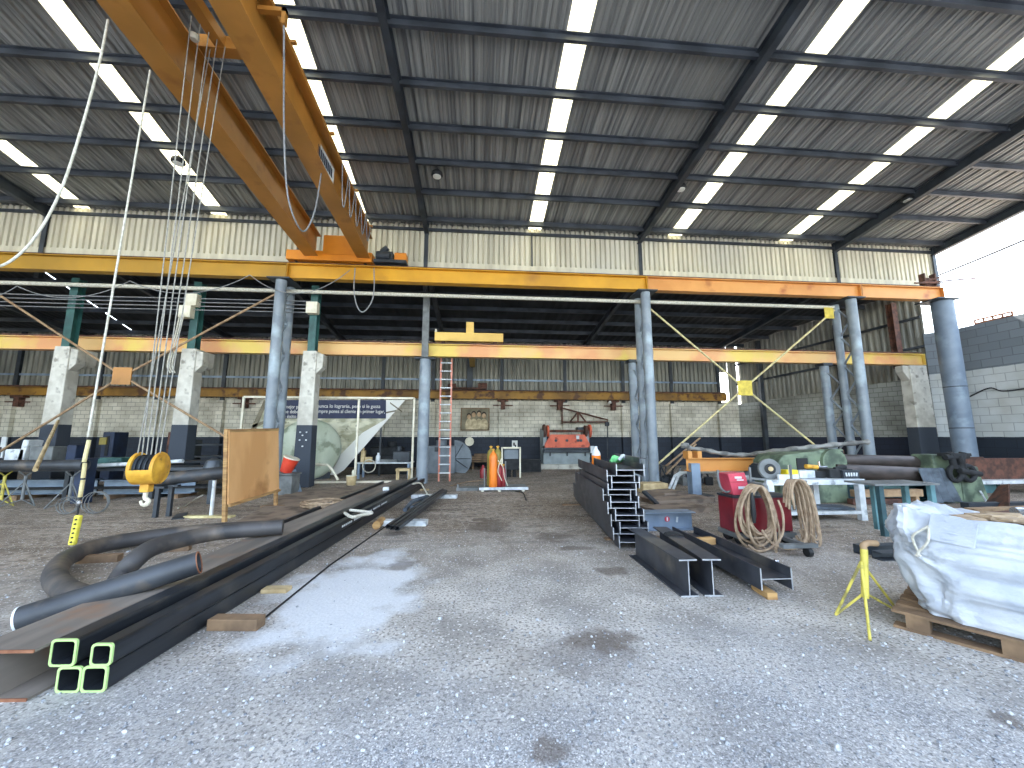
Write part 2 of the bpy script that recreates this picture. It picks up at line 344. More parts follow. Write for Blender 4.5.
def C_prof(h, w, t): return [(0, 0), (w, 0), (w, t), (t, t), (t, h-t), (w, h-t), (w, h), (0, h)]
def sq(w, h, r, n=3, base=0):
    o = []
    for cx, cy, a0 in ((w/2-r, h-r, 0), (-w/2+r, h-r, 90), (-w/2+r, r, 180), (w/2-r, r, 270)):
        for k in range(n+1):
            a = math.radians(a0+90*k/n); o.append((cx+r*math.cos(a), base+cy+r*math.sin(a)))
    return o
def text_mesh(name, body, size, mt, parent, pos, rot, extrude=.004, align='LEFT'):
    cu = bpy.data.curves.new('t', 'FONT'); cu.body = body; cu.size = size; cu.extrude = extrude; cu.align_x = align
    t = bpy.data.objects.new('t', cu); COL.objects.link(t); bpy.context.view_layer.update()
    me = bpy.data.meshes.new_from_object(t.evaluated_get(bpy.context.evaluated_depsgraph_get())); bpy.data.objects.remove(t)
    me.materials.clear(); me.materials.append(M[mt]); o = bpy.data.objects.new(name, me); COL.objects.link(o)
    o.parent = parent; o.location = Vector(pos)-world(parent); o.rotation_euler = rot; return o
def catenary(a, b, sag, n=16):
    a = Vector(a); b = Vector(b); return [a.lerp(b, i/n)-Vector((0, 0, sag*4*(i/n)*(1-i/n))) for i in range(n+1)]
def spline(pts, n=8):
    P = [Vector(p) for p in pts]; P = [2*P[0]-P[1]]+P+[2*P[-1]-P[-2]]; o = []
    for i in range(1, len(P)-2):
        for k in range(n):
            t = k/n; a, b, c, d = P[i-1], P[i], P[i+1], P[i+2]
            o.append(.5*((2*b)+(c-a)*t+(2*a-5*b+4*c-d)*t*t+(3*b-a-3*c+d)*t**3))
    o.append(P[-2]); return o
def copy_thing(o):
    c = o.copy(); COL.objects.link(c)
    for ch in list(o.children):
        d = ch.copy(); COL.objects.link(d); d.parent = c
        for g in list(ch.children):
            e = g.copy(); COL.objects.link(e); e.parent = d
    return c
# ================================================================= THE SETTING
gm = MB(); gm.add([(-90, -70, 0), (90, -70, 0), (90, 60, 0), (-90, 60, 0)], [(0, 1, 2, 3)])
gm.build('floor', 'ground', origin=(0, 0, 0))['kind'] = 'structure'
def zr(y): return 9.27+.11*(13.3-y)
RX0, RX1, RY0, RY1 = -26.0, 18.4, -1.0, 13.55
SKY = [(-17.6, .5), (-13.0, .46), (-8.66, .47), (-4.04, .42), (2.0, .48), (7.38, .52), (11.9, .54)]
# roof sheet between the translucent strips
ceil = thing('ceiling', None, None, (0, 8, 9), kind='structure')
def skx(x, y):      # the sheets are laid slightly fanned
    k = max(-.12, .0135*x) if x < 0 else .0025*x*min(1, max(0, (18.4-x)/6))
    return x+k*(y-10)
def roof_strip(mb, x0, x1, pitch=.3, dep=.045, dz=0):
    k = max(1, round((x1-x0)/pitch)); xs = []
    for i in range(k):
        for a, b in ((0, 0), (.12, 1), (.3, 1), (.42, 0), (.6, 0), (.66, .35), (.72, 0), (.94, 0)): xs.append((x0+(x1-x0)*(i+a)/k, b*dep))
    xs.append((x1, 0)); vs = []
    for x, h in xs: vs += [(skx(x, RY0), RY0, zr(RY0)+h+dz), (skx(x, RY1), RY1, zr(RY1)+h+dz)]
    mb.add(vs, [(2*i, 2*i+1, 2*i+3, 2*i+2) for i in range(len(xs)-1)])
edges = [RX0-1.5]
for c, w in SKY: edges += [c-w/2, c+w/2]
edges.append(RX1)
mb = MB()
for i in range(0, len(edges), 2): roof_strip(mb, edges[i], edges[i+1])
mb.build('roof_sheet', 'roof_sheet', ceil)
PUR = [4.45, 5.67, 6.89, 8.1, 9.25, 10.38, 11.58]
for i, (c, w) in enumerate(SKY):
    mb = MB(); roof_strip(mb, c-w/2-.01, c+w/2+.01, .2, .035, .004)
    tag(mb.build('window_%d' % (i+1), 'skylight'), kind='structure')
RAFT = [-22.4, -14.4, -6.3, -1.93, 6.02, 14.05, 18.38]
for x in RAFT:
    h = .3 if x > 18 else .34
    mb = MB(); mb.sweep(I_prof(h, .16, .02, .02), (x, RY0, zr(RY0)-h-.06), (x, 13.4, zr(13.4)-h-.06)); mb.build('rafter', 'dark_steel', ceil)
for y in [-.9, .9, 2.1, 3.25]+PUR+[12.95]:
    mb = MB(); xs = [RX0]+RAFT
    mb.sweep([(0, 0), (.02, 0), (.02, .13), (.08, .13), (.08, .15), (0, .15), (0, .02), (-.06, .02), (-.06, 0)] if y < 12 else [(-.05, 0), (.08, 0), (.08, .16), (-.05, .16)], (RX0, y, zr(y)-.17), (RX1, y, zr(y)-.17)); mb.build('purlin', 'purlin_steel', ceil)
mb = MB(); mb.cyl(G(1024, 118, 9.75), (14.1, 13.0, 9.2), .02, 8); mb.build('bracing_rod', 'dark_steel', ceil)

mb = MB(); mb.bx(RX1-.02, RX1+.06, RY0, RY1, 0, .14)
for p in mb.v: p.z += zr(p.y)-.1
mb.build('edge_flashing', 'dark_steel', ceil)
# clerestory wall above the runway
w = thing('wall_upper', None, None, (0, 13.4, 7), kind='structure')
mb = MB(); mb.corr((RX0, 13.44), (18.4, 13.44), (7.75, 9.3), (7.75, 9.3), .19, .08, prof=((0, 0), (.08, 0), (.24, 1), (.84, 1))); mb.build('sheet', 'clere_sheet', w)
for x in RAFT:
    mb = MB(); mb.sweep(I_prof(.18, .14, .015, .015), (x, 13.28, 6.75), (x, 13.28, 9.25), (0, 1, 0)); mb.build('post', 'dark_steel', w)
mb = MB(); mb.bx(RX0, 18.4, 13.3, 13.36, 9.0, 9.1); mb.build('girt', 'dark_steel', w)
mb = MB(); mb.sweep([(0, 0), (.12, 0), (.12, .02), (.02, .02), (.02, .3), (.12, .3), (.12, .32), (0, .32)], (18.4, 13.34, 7.5), (RX0, 13.34, 7.5)); mb.build('sill_channel', 'clere_sheet', w)
mb = MB(); mb.bx(1.88, 1.93, 13.3, 13.35, 7.8, 9.1); mb.build('downpipe', 'dark_steel', w)
# aisle: roof, back wall, side wall
YB = 21.5
def za(y): return 8.0-.12*(y-13.5)
t = thing('trim_1', None, None, (0, 17, 7.5), kind='structure')   # the lower aisle roof
mb = MB(); cols = [RX0+.19*i for i in range(int((19-RX0)/.19)+1)]; GA, GB = -15.9, 14.62
cols = sorted([x for x in cols if abs(x-GA) > .1 and abs(x-GB) > .1]+[GA-.05, GA+.05, GB-.04, GB+.04])
YM = 18.6
def shx(x, y): return x-2.2*math.exp(-((x+15.9)/3)**2)*(y-13.5)/(YB-13.5)
vs = []
for i, x in enumerate(cols):
    for y in (13.5, YM, YB+.2): vs.append((shx(x, y), y, za(y)+(.03 if i % 2 else 0)))
gapfaces = []
for i in range(len(cols)-1):
    for q in (0, 1):
        if cols[i] == GA-.05 or (cols[i] == GB-.04 and q == 1): continue
        gapfaces.append((3*i+q, 3*i+q+1, 3*i+q+4, 3*i+q+3))
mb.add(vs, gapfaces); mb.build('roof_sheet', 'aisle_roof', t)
for y in (14.6, 15.9, 17.2, 18.5, 19.8, 21.1):
    mb = MB(); mb.bx(RX0, 19, y-.04, y+.04, za(y)-.2, za(y)-.02); mb.build('purlin', 'purlin_steel', t)
for x in (-20, -13.1, -7.3, -1.9, 6.0, 13.9):
    mb = MB(); mb.sweep(I_prof(.3, .15, .02, .02), (x, 13.5, za(13.5)-.5), (x, YB, za(YB)-.5)); mb.build('rafter', 'purlin_steel', t)
# long slit of daylight in the aisle roof
wb = thing('wall_back', None, None, (0, YB, 0), kind='structure')
mb = MB(); mb.bx(RX0, 15.3, YB, YB+.25, 0, 3.62); mb.build('brick_panel', 'brick_white', wb)
mb = MB(); mb.corr((RX0, YB+.05), (14.15, YB+.05), (3.6, 7.2), (3.6, 7.2), .25, .07, prof=((0, 0), (.1, 0), (.25, 1), (.85, 1))); mb.build('sheet', 'aisle_sheet', wb)
mb = MB(); mb.corr((14.8, YB+.05), (15.4, YB+.05), (3.6, 7.2), (3.6, 7.2), .2, .04); mb.corr((14.15, YB+.05), (14.8, YB+.05), (5.4, 7.2), (5.4, 7.2), .2, .04); mb.build('sheet', 'aisle_sheet', wb)
for x in (-23.3, -19.4, -16.6, -13.4, -9.3, -5.2, -2.5, 1.3, 4.9, 8.3, 11.2, 14.1):
    mb = MB(); mb.bx(x-.17, x+.17, YB-.22, YB+.02, 0, 3.5); mb.build('pilaster', 'concrete_wall' if 'concrete_wall' in M else 'brick_white', wb)
    mb = MB(); mb.bx(x-.09, x+.09, YB-.12, YB+.02, 3.5, 7.0); mb.build('post', 'dark_steel', wb)
for z in (4.75, 6.1):
    mb = MB(); mb.bx(RX0, 14.1, YB-.08, YB-.02, z-.05, z+.05); mb.build('girt', 'galv_blue', wb)
ws = thing('wall_right', None, None, (17, 18, 0), kind='structure')
A = Vector((18.55, 14.2, 0)); B = Vector((15.3, YB, 0)); n_ = Vector((.25, .1, 0))
mb = MB(); mb.add([A, B, B+n_, A+n_, A+Vector((0, 0, 4.1)), B+Vector((0, 0, 3.5)), B+n_+Vector((0, 0, 3.5)), A+n_+Vector((0, 0, 4.1))], [(0, 1, 2, 3), (4, 7, 6, 5), (0, 4, 5, 1), (1, 5, 6, 2), (2, 6, 7, 3), (3, 7, 4, 0)])
mb.build('brick_panel', 'brick_side', ws)
mb = MB(); mb.corr((A.x+.1, A.y), (B.x+.1, B.y), (4.05, za(14.2)), (3.45, za(YB)), .22, .04); mb.build('sheet', 'aisle_sheet', ws)
for tt in (.36, .82):
    p = A.lerp(B, tt)+Vector((-.12, -.05, 0)); mb = MB(); mb.bx(p.x-.1, p.x+.1, p.y-.1, p.y+.1, 0, 7); mb.build('post', 'dark_steel', ws)
for f0 in (.33, .66):
    z0 = 4.1+(za(14.2)-4.1)*f0; z1 = 3.5+(za(YB)-3.5)*f0; mb = MB(); mb.sweep([(-.04, -.05), (.04, -.05), (.04, .05), (-.04, .05)], (A.x-.02, A.y, z0), (B.x-.02, B.y, z1)); mb.build('girt', 'dark_steel', ws)
p = PY(917, 400, 14.45)
# outer boundary wall of the yard
mb = MB(); mb.bx(19.0, 19.25, -12, 13.6, 0, 5.88); tag(mb.build('wall_yard', 'block_outer', origin=(19.1, 0, 0)), kind='structure')
mb = MB(); mb.add([(18.55, 14.2, 0), (19.0, 13.6, 0), (19.25, 13.6, 0), (18.8, 14.3, 0), (18.55, 14.2, 5.88), (19.0, 13.6, 5.88), (19.25, 13.6, 5.88), (18.8, 14.3, 5.88)], [(0, 3, 2, 1), (4, 5, 6, 7), (0, 1, 5, 4), (1, 2, 6, 5), (2, 3, 7, 6), (3, 0, 4, 7)]); tag(mb.build('wall_return', 'block_outer'), kind='structure')
mb = MB(); mb.bx(-26.3, -26, -1, 21.8, 0, 7); mb.corr((-26, -1), (-26, 13.6), (7, zr(-1)), (7, 9.3)); tag(mb.build('wall_left', 'brick_white', origin=(-26, 10, 0)), kind='structure')
# ================================================================= RUNWAYS AND COLUMNS
def runway(label, x0, x1, y, z, h, w_, mt, rail=True, grp=None, joint=True):
    t = thing('crane_runway_beam', label, 'steel beam', ((x0+x1)/2, y, z), grp)
    mb = MB(); mb.sweep(I_prof(h, w_, .025, .02), (x0, y, z), (x1, y, z))
    mb.build('beam', mt, t)
    if rail:
        mb = MB(); mb.sweep([(-.05, 0), (.05, 0), (.04, .02), (.012, .03), (.012, .05), (.03, .055), (.03, .08), (-.03, .08), (-.03, .055), (-.012, .05), (-.012, .03), (-.04, .02)], (x0, y, z+h), (x1, y, z+h)); mb.build('rail', 'rust_red', t)
    if joint:
        mb = MB()
        for x in (x0+.012, x1-.012): mb.bx(x-.01, x+.01, y-w_/2, y+w_/2, z+.02, z+h-.02)
        mb.build('end_stiffener', mt, t)
    return t
RZ, RH = 6.7, .5
runway('ochre crane runway beam at the far left, above the white concrete columns', -26, -6.25, 12.6, RZ, RH, .26, 'gold_left')
runway('golden yellow crane runway beam between the overhead crane and the middle latticed column', -6.23, 5.86, 12.6, RZ, RH, .28, 'gold_paint')
runway('orange crane runway beam right of the middle latticed column', 5.88, 14.05, 12.6, RZ, RH, .26, 'orange_paint')
runway('short orange crane runway beam ending on the thick blue pipe column', 14.07, 17.45, 12.6, RZ, RH, .26, 'orange_paint')
runway('pale yellow and salmon runway beam at mid height carrying the small yellow crane', -26, 18.15, 14.05, 4.5, .46, .25, 'beam_pale')
runway('brownish yellow runway beam along the far brick wall', -26, 14.3, 21.15, 3.66, .42, .22, 'beam_brown')
# end stop brackets
t = thing('end_stop', 'rusty buffer bracket with loose rods at the right end of the orange runway', 'bracket', (17.1, 12.6, 7.28))
mb = MB(); mb.bx(16.75, 16.8, 12.5, 12.7, 7.28, 7.75); mb.bx(17.2, 17.25, 12.5, 12.7, 7.28, 7.75); mb.bx(16.8, 17.2, 12.57, 12.63, 7.28, 7.6); mb.build('bracket', 'rust_red', t)
mb = MB(); mb.cyl((16.3, 12.45, 7.31), (18.6, 12.3, 7.52), .03, 8); mb.cyl((16.6, 12.5, 7.36), (17.9, 12.35, 7.75), .025, 8); mb.cyl((16.2, 12.42, 7.3), (17.6, 12.4, 7.35), .03, 8); mb.build('rod', 'rust_red', t)
# pale conduit below the clerestory
mb = MB(); mb.cyl((-26, 13.02, 6.42), (13.4, 13.02, 6.47), .065, 12)
tag(mb.build('conduit_pipe', 'rope_white', smooth=True), 'long pale horizontal pipe just under the upper yellow runway', 'pipe')
def laced(x, name_lab, front_r, ytop=6.7, rear=True):
    t = thing('latticed_column', name_lab, 'column', (x, 13.0, 0))
    def pl(y, z1, r, nm):
        mb = MB(); mb.cyl((x, y, .02), (x, y, z1), r, 20); mb.build(nm, 'blue_grey', t, smooth=True)
    pl(12.65, 6.66, .165, 'front_pipe'); pl(13.3, 6.66, .13, 'rear_pipe')
    mb = MB(); mb.bx(x-.35, x+.35, 12.4, 13.4, 6.66, 6.7); mb.build('cap_plate', 'dark_steel', t)
    mb = MB(); mb.bx(x-.35, x+.35, 12.35, 13.6, 0, .02); mb.build('base_plate', 'dark_steel', t)
    k = 11
    for i in range(k):
        z = .4+6.1*i/k; mb = MB(); a, b = ((x, 12.8, z), (x, 13.2, z+.5)) if i % 2 == 0 else ((x, 13.2, z), (x, 12.8, z+.5))
        mb.cyl(a, b, .035, 8); mb.build('lacing_bar', 'blue_grey', t)
    if rear:
        mb = MB(); mb.cyl((x, 14.05, 0), (x, 14.05, 4.4), .15, 16); mb.build('short_pipe', 'blue_grey', t, smooth=True)
        mb = MB(); mb.bx(x-.2, x+.2, 13.85, 14.25, 4.4, 4.5); mb.build('short_cap', 'dark_steel', t)
        for i in range(7):
            z = .5+3.6*i/7; mb = MB(); a, b = ((x, 13.42, z), (x, 13.9, z+.5)) if i % 2 == 0 else ((x, 13.9, z), (x, 13.42, z+.5))
            mb.cyl(a, b, .035, 8); mb.build('lacing_bar', 'blue_grey', t)
    return t
laced(-6.45, 'blue-grey double pipe column left of the banner, under the overhead crane', .19, rear=False)
laced(5.84, 'blue-grey latticed pipe column in the middle behind the steel beam stack', .19)
laced(13.75, 'blue-grey latticed pipe column behind the brown rollers', .19)
for (x, z0) in ((5.84, 6.2), (13.75, 6.2)): pass
t = thing('pipe_column', 'thick blue pipe column at the right end of the orange runway', 'column', (17.25, 12.6, 0))
mb = MB(); mb.cyl((17.45, 12.6, 0), (17.45, 12.6, 6.66), .31, 32); mb.build('pipe', 'blue_big', t, smooth=True)
mb = MB(); mb.bx(16.8, 17.7, 12.2, 13.0, 6.66, 6.7); mb.build('cap_plate', 'dark_steel', t)
for z in (1.9, 3.4):
    mb = MB(); mb.lathe([(.31, 0), (.316, .01), (.316, .02), (.31, .03)], (17.45, 12.6, z), n=32); mb.build('weld_band', 'dark_steel', t)
t = thing('pipe_column', 'blue pipe column with slim steel post above it, left of the ladder', 'column', (-1.93, 14.0, 0))
mb = MB(); mb.cyl((-1.93, 14.0, 0), (-1.93, 14.0, 4.38), .2, 24); mb.build('pipe', 'blue_grey', t, smooth=True)
mb = MB(); mb.bx(-2.3, -1.56, 13.8, 14.2, 4.38, 4.43); mb.bx(-2.0, -1.86, 13.85, 14.15, 4.43, 4.5); mb.build('cap_plate', 'dark_steel', t)
mb = MB(); mb.sweep(I_prof(.24, .22, .02, .02), (-1.93, 13.72, 4.43), (-1.93, 13.72, 6.75), (0, 1, 0)); mb.build('upper_post', 'mesh_grey', t)
# concrete columns with green steel posts
for i, (x, lab) in enumerate(((-5.62, 'white concrete column with dark painted foot in front of the banner'), (-9.4, 'white concrete column with electrical boxes above it, behind the yellow hook block'), (-13.15, 'white concrete column with dark foot nearest the left edge'), (17.6, 'white concrete column in the shaded corner beside the thick blue pipe'))):
    y = 13.35 if x < 0 else 14.0; r = x > 0
    t = thing('concrete_column', lab, 'column', (x, y, 0))
    zt = 4.45; wb_, wt = (.27, .22) if not r else (.42, .38)
    mb = MB(); mb.add([(x-wb_, y-.22, 0), (x+wb_, y-.22, 0), (x+wb_, y+.22, 0), (x-wb_, y+.22, 0), (x-wt, y-.2, zt), (x+wt, y-.2, zt), (x+wt, y+.2, zt), (x-wt, y+.2, zt)], [(0, 3, 2, 1), (4, 5, 6, 7), (0, 1, 5, 4), (1, 2, 6, 5), (2, 3, 7, 6), (3, 0, 4, 7)])
    mb.build('shaft', 'concrete_dado', t, bevel=.02)
    mb = MB()
    if not r: mb.poly([(x+.0, y+.18, 3.75), (x+.0, y+.18, zt), (x+.0, y+.75, zt), (x+.0, y+.75, 3.95)], (.2, 0, 0)); mb.poly([(x+wt-.02, y-.15, 3.65), (x+wt+.2, y-.15, 3.9), (x+wt+.2, y-.15, 4.35), (x+wt-.02, y-.15, 4.4)], (0, .3, 0))
    else: mb.poly([(x-wt+.02, y-.15, 3.8), (x-wt-.25, y-.15, 4.2), (x-wt-.25, y-.15, zt), (x-wt+.02, y-.15, zt)], (0, .3, 0))
    mb.build('corbel', 'concrete', t, bevel=.02)
    if not r:
        mb = MB(); mb.sweep(I_prof(.26, .24, .02, .02), (x, y-.13, zt), (x, y-.13, 6.75), (0, 1, 0)); mb.build('steel_post', 'green_post', t)
    else:
        mb = MB(); mb.sweep(I_prof(.26, .24, .02, .02), (x+.1, y+.45, zt+.02), (x+.1, y+.45, 7.3), (0, 1, 0)); mb.build('steel_post', 'rust_red', t)
    if x == -5.62:
        mb = MB()
        for du, dz_ in ((-.1, 1.75), (.1, 1.75), (-.1, 1.5), (.1, 1.5), (0, 1.3), (-.02, 1.65)): mb.bx(x+du-.018, x+du+.018, y-.26, y-.2, dz_-.02, dz_+.02)
        mb.build('bolt_end', 'white_paint', t)
# electrical boxes on green posts
for (x, z, dx, lab) in ((-9.4, 6.05, .3, 'upper white electrical box on the green post'), (-9.55, 5.65, .3, 'lower white electrical box on the green post'), (-5.6, 5.9, .3, 'white electrical box on the green post beside the double pipe column')):
    mb = MB(); mb.bx(x-.18, x+.18, 12.98, 13.2, z-.2, z+.2); tag(mb.build('junction_box', 'cream_paint', bevel=.01), lab, 'electrical box')
mb = MB()
for k in range(3): mb.tube(spline([(-9.65+.06*k, 12.95, 5.5), (-9.72+.06*k, 12.95, 4.8), (-9.8+.07*k, 12.9, 3.9), (-9.7+.07*k, 12.92, 3.6)]), .018, 6)
tag(mb.build('cable_bundle', 'rope_white'), 'bundle of cables dropping from the electrical boxes on the green post', 'cable')
for k in range(4):
    mb = MB(); z = 5.72+.13*k; mb.tube([(-26, 13.1, z), (-13.2, 13.12, z-.01), (-9.4, 13.12, z+.02), (-5.7, 13.1, z+.03)], .016, 6)
    tag(mb.build('overhead_wire', 'cable_grey'), 'straight power wire strung between the green posts, %s of the four' % ('lowest', 'second lowest', 'second highest', 'highest')[k], 'wire', 'wires strung between the green posts')
for (a, b, s, lab) in ((PY(-30, 300, 12.4), PY(17, 286, 12.4), .15, 'at the far left'), (PY(17, 286, 12.4), PY(130, 281, 12.4), .45, 'left of the white hanging cable'), (PY(130, 281, 12.4), PY(250, 275, 12.4), .5, 'left of the double pipe column'), (PY(250, 275, 12.4), PY(350, 270, 12.4), .7, 'across the double pipe column')):
    mb = MB(); mb.tube(catenary(a, b, s), .014, 6); tag(mb.build('sagging_cable', 'cable_grey'), 'sagging thin cable under the yellow runway, '+lab, 'cable')
mb = MB(); a = PY(355, 268, 12.35); b = PY(374, 268, 12.35); lo = PY(363, 312, 12.35)
mb.tube(spline([a, PY(354, 290, 12.35), PY(357, 306, 12.35), lo, PY(371, 303, 12.35), PY(374, 290, 12.35), b]), .02, 8)
tag(mb.build('hanging_cable_loop', 'cable_grey', smooth=True), 'grey cable loop hanging in front of the yellow runway beneath the crane motor', 'cable')
# X bracing
def brace(lab, c, ends, y, mt, pm, r, plates=()):
    t = thing('cross_brace', lab, 'bracing', PY(c[0], c[1], y))
    C0 = PY(c[0], c[1], y)
    for e in ends:
        mb = MB(); mb.cyl(C0+Vector((0, .03, 0)), PY(e[0], e[1], y)+Vector((0, .03, 0)), r, 8); mb.build('rod', mt, t)
    mb = MB(); s = .27; mb.box(C0, (2*s, .025, 2*s)); mb.build('centre_plate', pm, t)
    for e in plates:
        mb = MB(); mb.box(PY(e[0], e[1], y), (.36, .03, .42)); mb.build('end_plate', pm, t)
brace('tan crossed bracing rods with square yellow plate at the left', (122, 376), ((-12, 288), (278, 292), (-12, 458), (232, 441)), 12.8, 'rod_tan', 'crane_orange', .035)
brace('pale yellow crossed bracing rods with square plate at the right', (745, 388), ((651, 309), (835, 310), (655, 467), (824, 452)), 12.95, 'rod_yellow', 'plate_yellow', .035, ((829, 313),))
mb = MB(); mb.cyl(G(35, 470, 1.0), PY(58, 421, 12.6), .035, 8); tag(mb.build('wooden_prop', 'wood_pale'), 'pale wooden pole leaning against the dark foot of the leftmost concrete column', 'pole')
# ================================================================= OVERHEAD CRANE
t = thing('bridge_crane', 'orange double girder overhead travelling crane under the roof', 'crane', (-4.6, 12.6, 7.28))
gz = 7.42; gh = .8
for nm, (x0, x1) in (('girder', (-5.38, -4.72)), ('girder', (-3.74, -3.3))): pass
def girder(xa, xb):       # xa at Y=12.4, xb at Y=0.5
    mb = MB(); mb.sweep(I_prof(gh, .42, .03, .16), (xa, 12.55, gz), (xb, .5, gz)); return mb.build('girder', 'crane_orange', t)
g1 = girder(-5.48, -4.68); g2 = girder(-3.82, -3.28)
mb = MB()
mb.bx(-5.1, -4.0, 12.35, 12.5, 7.5, 8.15); mb.build('end_tie', 'carriage_orange', t)
mb = MB(); mb.bx(-6.25, -3.55, 12.38, 12.82, 7.3, 7.62); mb.build('end_carriage', 'carriage_orange', t, bevel=.01)
for x in (-6.0, -3.8):
    mb = MB(); mb.cyl((x, 12.5, 7.42), (x, 12.7, 7.42), .13, 20); mb.build('wheel', 'dark_steel', t, smooth=True)
mb = MB(); mb.bx(-3.5, -2.45, 12.4, 12.8, 7.32, 7.42); mb.bx(-2.95, -2.9, 12.4, 12.8, 7.42, 7.7); mb.cyl((-3.45, 12.6, 7.62), (-3.0, 12.6, 7.62), .16, 16); mb.cyl((-3.3, 12.6, 7.75), (-3.1, 12.55, 7.9), .1, 12); mb.build('drive_motor', 'dark_steel', t)
mb = MB(); mb.bx(-2.85, -2.45, 12.45, 12.75, 7.42, 7.7); mb.build('gearbox', 'carriage_orange', t, bevel=.03)
# cable rail alongside right girder
def gx2(y): return -3.82+(12.55-y)/12.05*.54
mb = MB(); mb.sweep(C_prof(.1, .08, .012), (gx2(12)+.3, 12, 8.12), (gx2(1)+.3, 1, 8.12)); mb.build('cable_rail', 'crane_orange', t)
for y in (2, 4, 6, 8, 10, 11.8):
    mb = MB(); mb.bx(gx2(y), gx2(y)+.38, y-.03, y+.03, 8.2, 8.25); mb.build('rail_bracket', 'crane_orange', t)
OG = G(285, 11, 8.05)
mb = MB(); mb.bx(gx2(OG.y)+.1, OG.x+.03, OG.y-.04, OG.y+.04, 8.0, 8.07); mb.bx(OG.x-.03, OG.x+.03, OG.y-.04, OG.y+.04, 7.8, 8.07); mb.build('outrigger', 'crane_orange', t)
mb = MB(); mb.bx(gx2(8.3)+.075, gx2(8.3)+.09, 7.8, 8.9, gz+.2, gz+.6); mb.build('name_plate', 'white_paint', t)
mb = MB()
for k in range(9): mb.bx(gx2(8.3)+.09, gx2(8.3)+.096, 7.9+.1*k, 7.97+.1*k, gz+.28, gz+.5)
mb.build('plate_marks', 'dark_navy', t)
# trolley
tr = thing('crane_trolley', 'orange hoist trolley between the two crane girders', 'hoist trolley', (-4.3, 5.9, 8.25))
for y_ in (6.25, 4.4):
    mb = MB(); mb.bx(-5.15, -3.4, y_, y_+.2, 8.28, 8.52); mb.build('cross_beam', 'crane_orange', tr)
mb = MB(); mb.bx(-4.62, -4.45, 4.6, 6.25, 8.3, 8.5); mb.build('side_beam', 'crane_orange', tr)
mb = MB(); mb.cyl((-4.2, 4.7, 8.75), (-4.2, 6.1, 8.75), .22, 24); mb.build('rope_drum', 'dark_steel', tr, smooth=True)
mb = MB(); mb.lathe([(.0, 0), (.05, 0), (.07, .03), (.07, .09), (.02, .12)], G(194, 40, 8.1), n=16); mb.build('rope_anchor', 'cream_paint', tr, smooth=True)
# hook block and ropes
HB = PY(149, 468, 6.0)
hb = thing('hook_block', 'yellow pulley hook block hanging on steel ropes', 'hook block', (HB.x, HB.y, HB.z-.5))
ax = Vector((.985, .17, 0)).normalized(); R_ = .215
for s in (-.13, .13):
    mb = MB(); c = HB+ax*s; mb.lathe([(.0, -.02), (R_, -.02), (R_+.01, 0), (R_, .02), (.09, .025), (.06, .05), (.0, .05)] if s > 0 else [(.0, -.05), (.06, -.05), (R_, -.02), (R_+.01, 0), (R_, .02), (0, .02)], c, ax, 36); mb.build('side_plate', 'hook_yellow', hb, smooth=True)
for k in range(4):
    mb = MB(); c = HB+ax*(-.085+.056*k); mb.lathe([(.05, -.018), (.185, -.018), (.165, -.006), (.165, .006), (.185, .018), (.05, .018)], c, ax, 30); mb.build('pulley', 'dark_steel', hb, smooth=True)
mb = MB(); pr = Matrix.Rotation(math.atan2(ax.y, ax.x), 3, 'Z')
for a0 in range(190, 352, 9):
    a = math.radians(a0); c = HB+pr @ Vector((0, math.cos(a)*R_, math.sin(a)*R_)); mb.box(c, (.28, .05, .018), pr @ Matrix.Rotation(a+math.pi/2, 3, 'X'))
mb.build('guard', 'hook_yellow', hb)
mb = MB(); mb.bx(HB.x-.06, HB.x+.06, HB.y-.05, HB.y+.05, HB.z-.33, HB.z-.22); mb.build('swivel', 'hook_yellow', hb, bevel=.01)
mb = MB(); z0 = HB.z-.33; mb.tube(spline([(HB.x, HB.y, z0), (HB.x, HB.y, z0-.08), (HB.x+.045, HB.y, z0-.12), (HB.x+.025, HB.y, z0-.17), (HB.x-.03, HB.y, z0-.17), (HB.x-.055, HB.y, z0-.12)], 6), [.028]*12+[.03]*10+[.02]*9, 8); mb.build('hook', 'cream_paint', hb, smooth=True)
tops = [(178, 118), (188, 40), (196, 42), (201, 44), (206, 60), (212, 64)]
for k in range(6):
    b = HB+pr @ Vector((-.12+.052*k, -.06+.0*k, .19)); tp = Vector((HB.x-.12+.055*k+.03, 6.0-.35+.12*k if k else 6.3, 8.3))
    mb = MB(); mb.cyl(b, tp, .008, 6); tag(mb.build('hoist_rope', 'rope_grey'), 'thin steel hoist rope running up from the yellow hook block', 'rope', 'hoist ropes above the hook block')
# pendant control
def X_at(u, v, y): return PY(u, v, y)
yP = 5.6
pt = G(150, 72, 7.42); pb = PY(88, 437, yP); 
t = thing('pendant_control', 'pendant crane control with yellow box hanging at the left', 'crane control', PY(75, 543, yP))
mb = MB(); mb.tube([(pt.x, pt.y, 7.45), (pb.x, pb.y, pb.z)], .013, 8); mb.build('cable', 'rope_white', t)
mb = MB(); mb.tube([PY(88, 437, yP), PY(85, 470, yP), PY(80, 500, yP), PY(77, 516, yP)], [.014, .018, .014, .01], 8); mb.build('lower_cable', 'cable_black', t)
mb = MB()
for (a, b) in (((89, 440), (84, 462)), ((85, 463), (83, 478)), ((83, 480), (80, 497))): mb.tube([PY(*a, yP-.03), PY(*b, yP-.03)], .022, 8)
mb.build('tape_wrap', 'rod_yellow', t)
mb = MB(); p = PY(79, 505, yP); mb.lathe([(.015, 0), (.028, .02), (.028, .05), (.01, .07)], p, n=12); mb.build('swivel_joint', 'chrome', t)
c = PY(75.5, 530, yP); mb = MB(); Rr = Matrix.Rotation(math.radians(4), 3, 'Y')
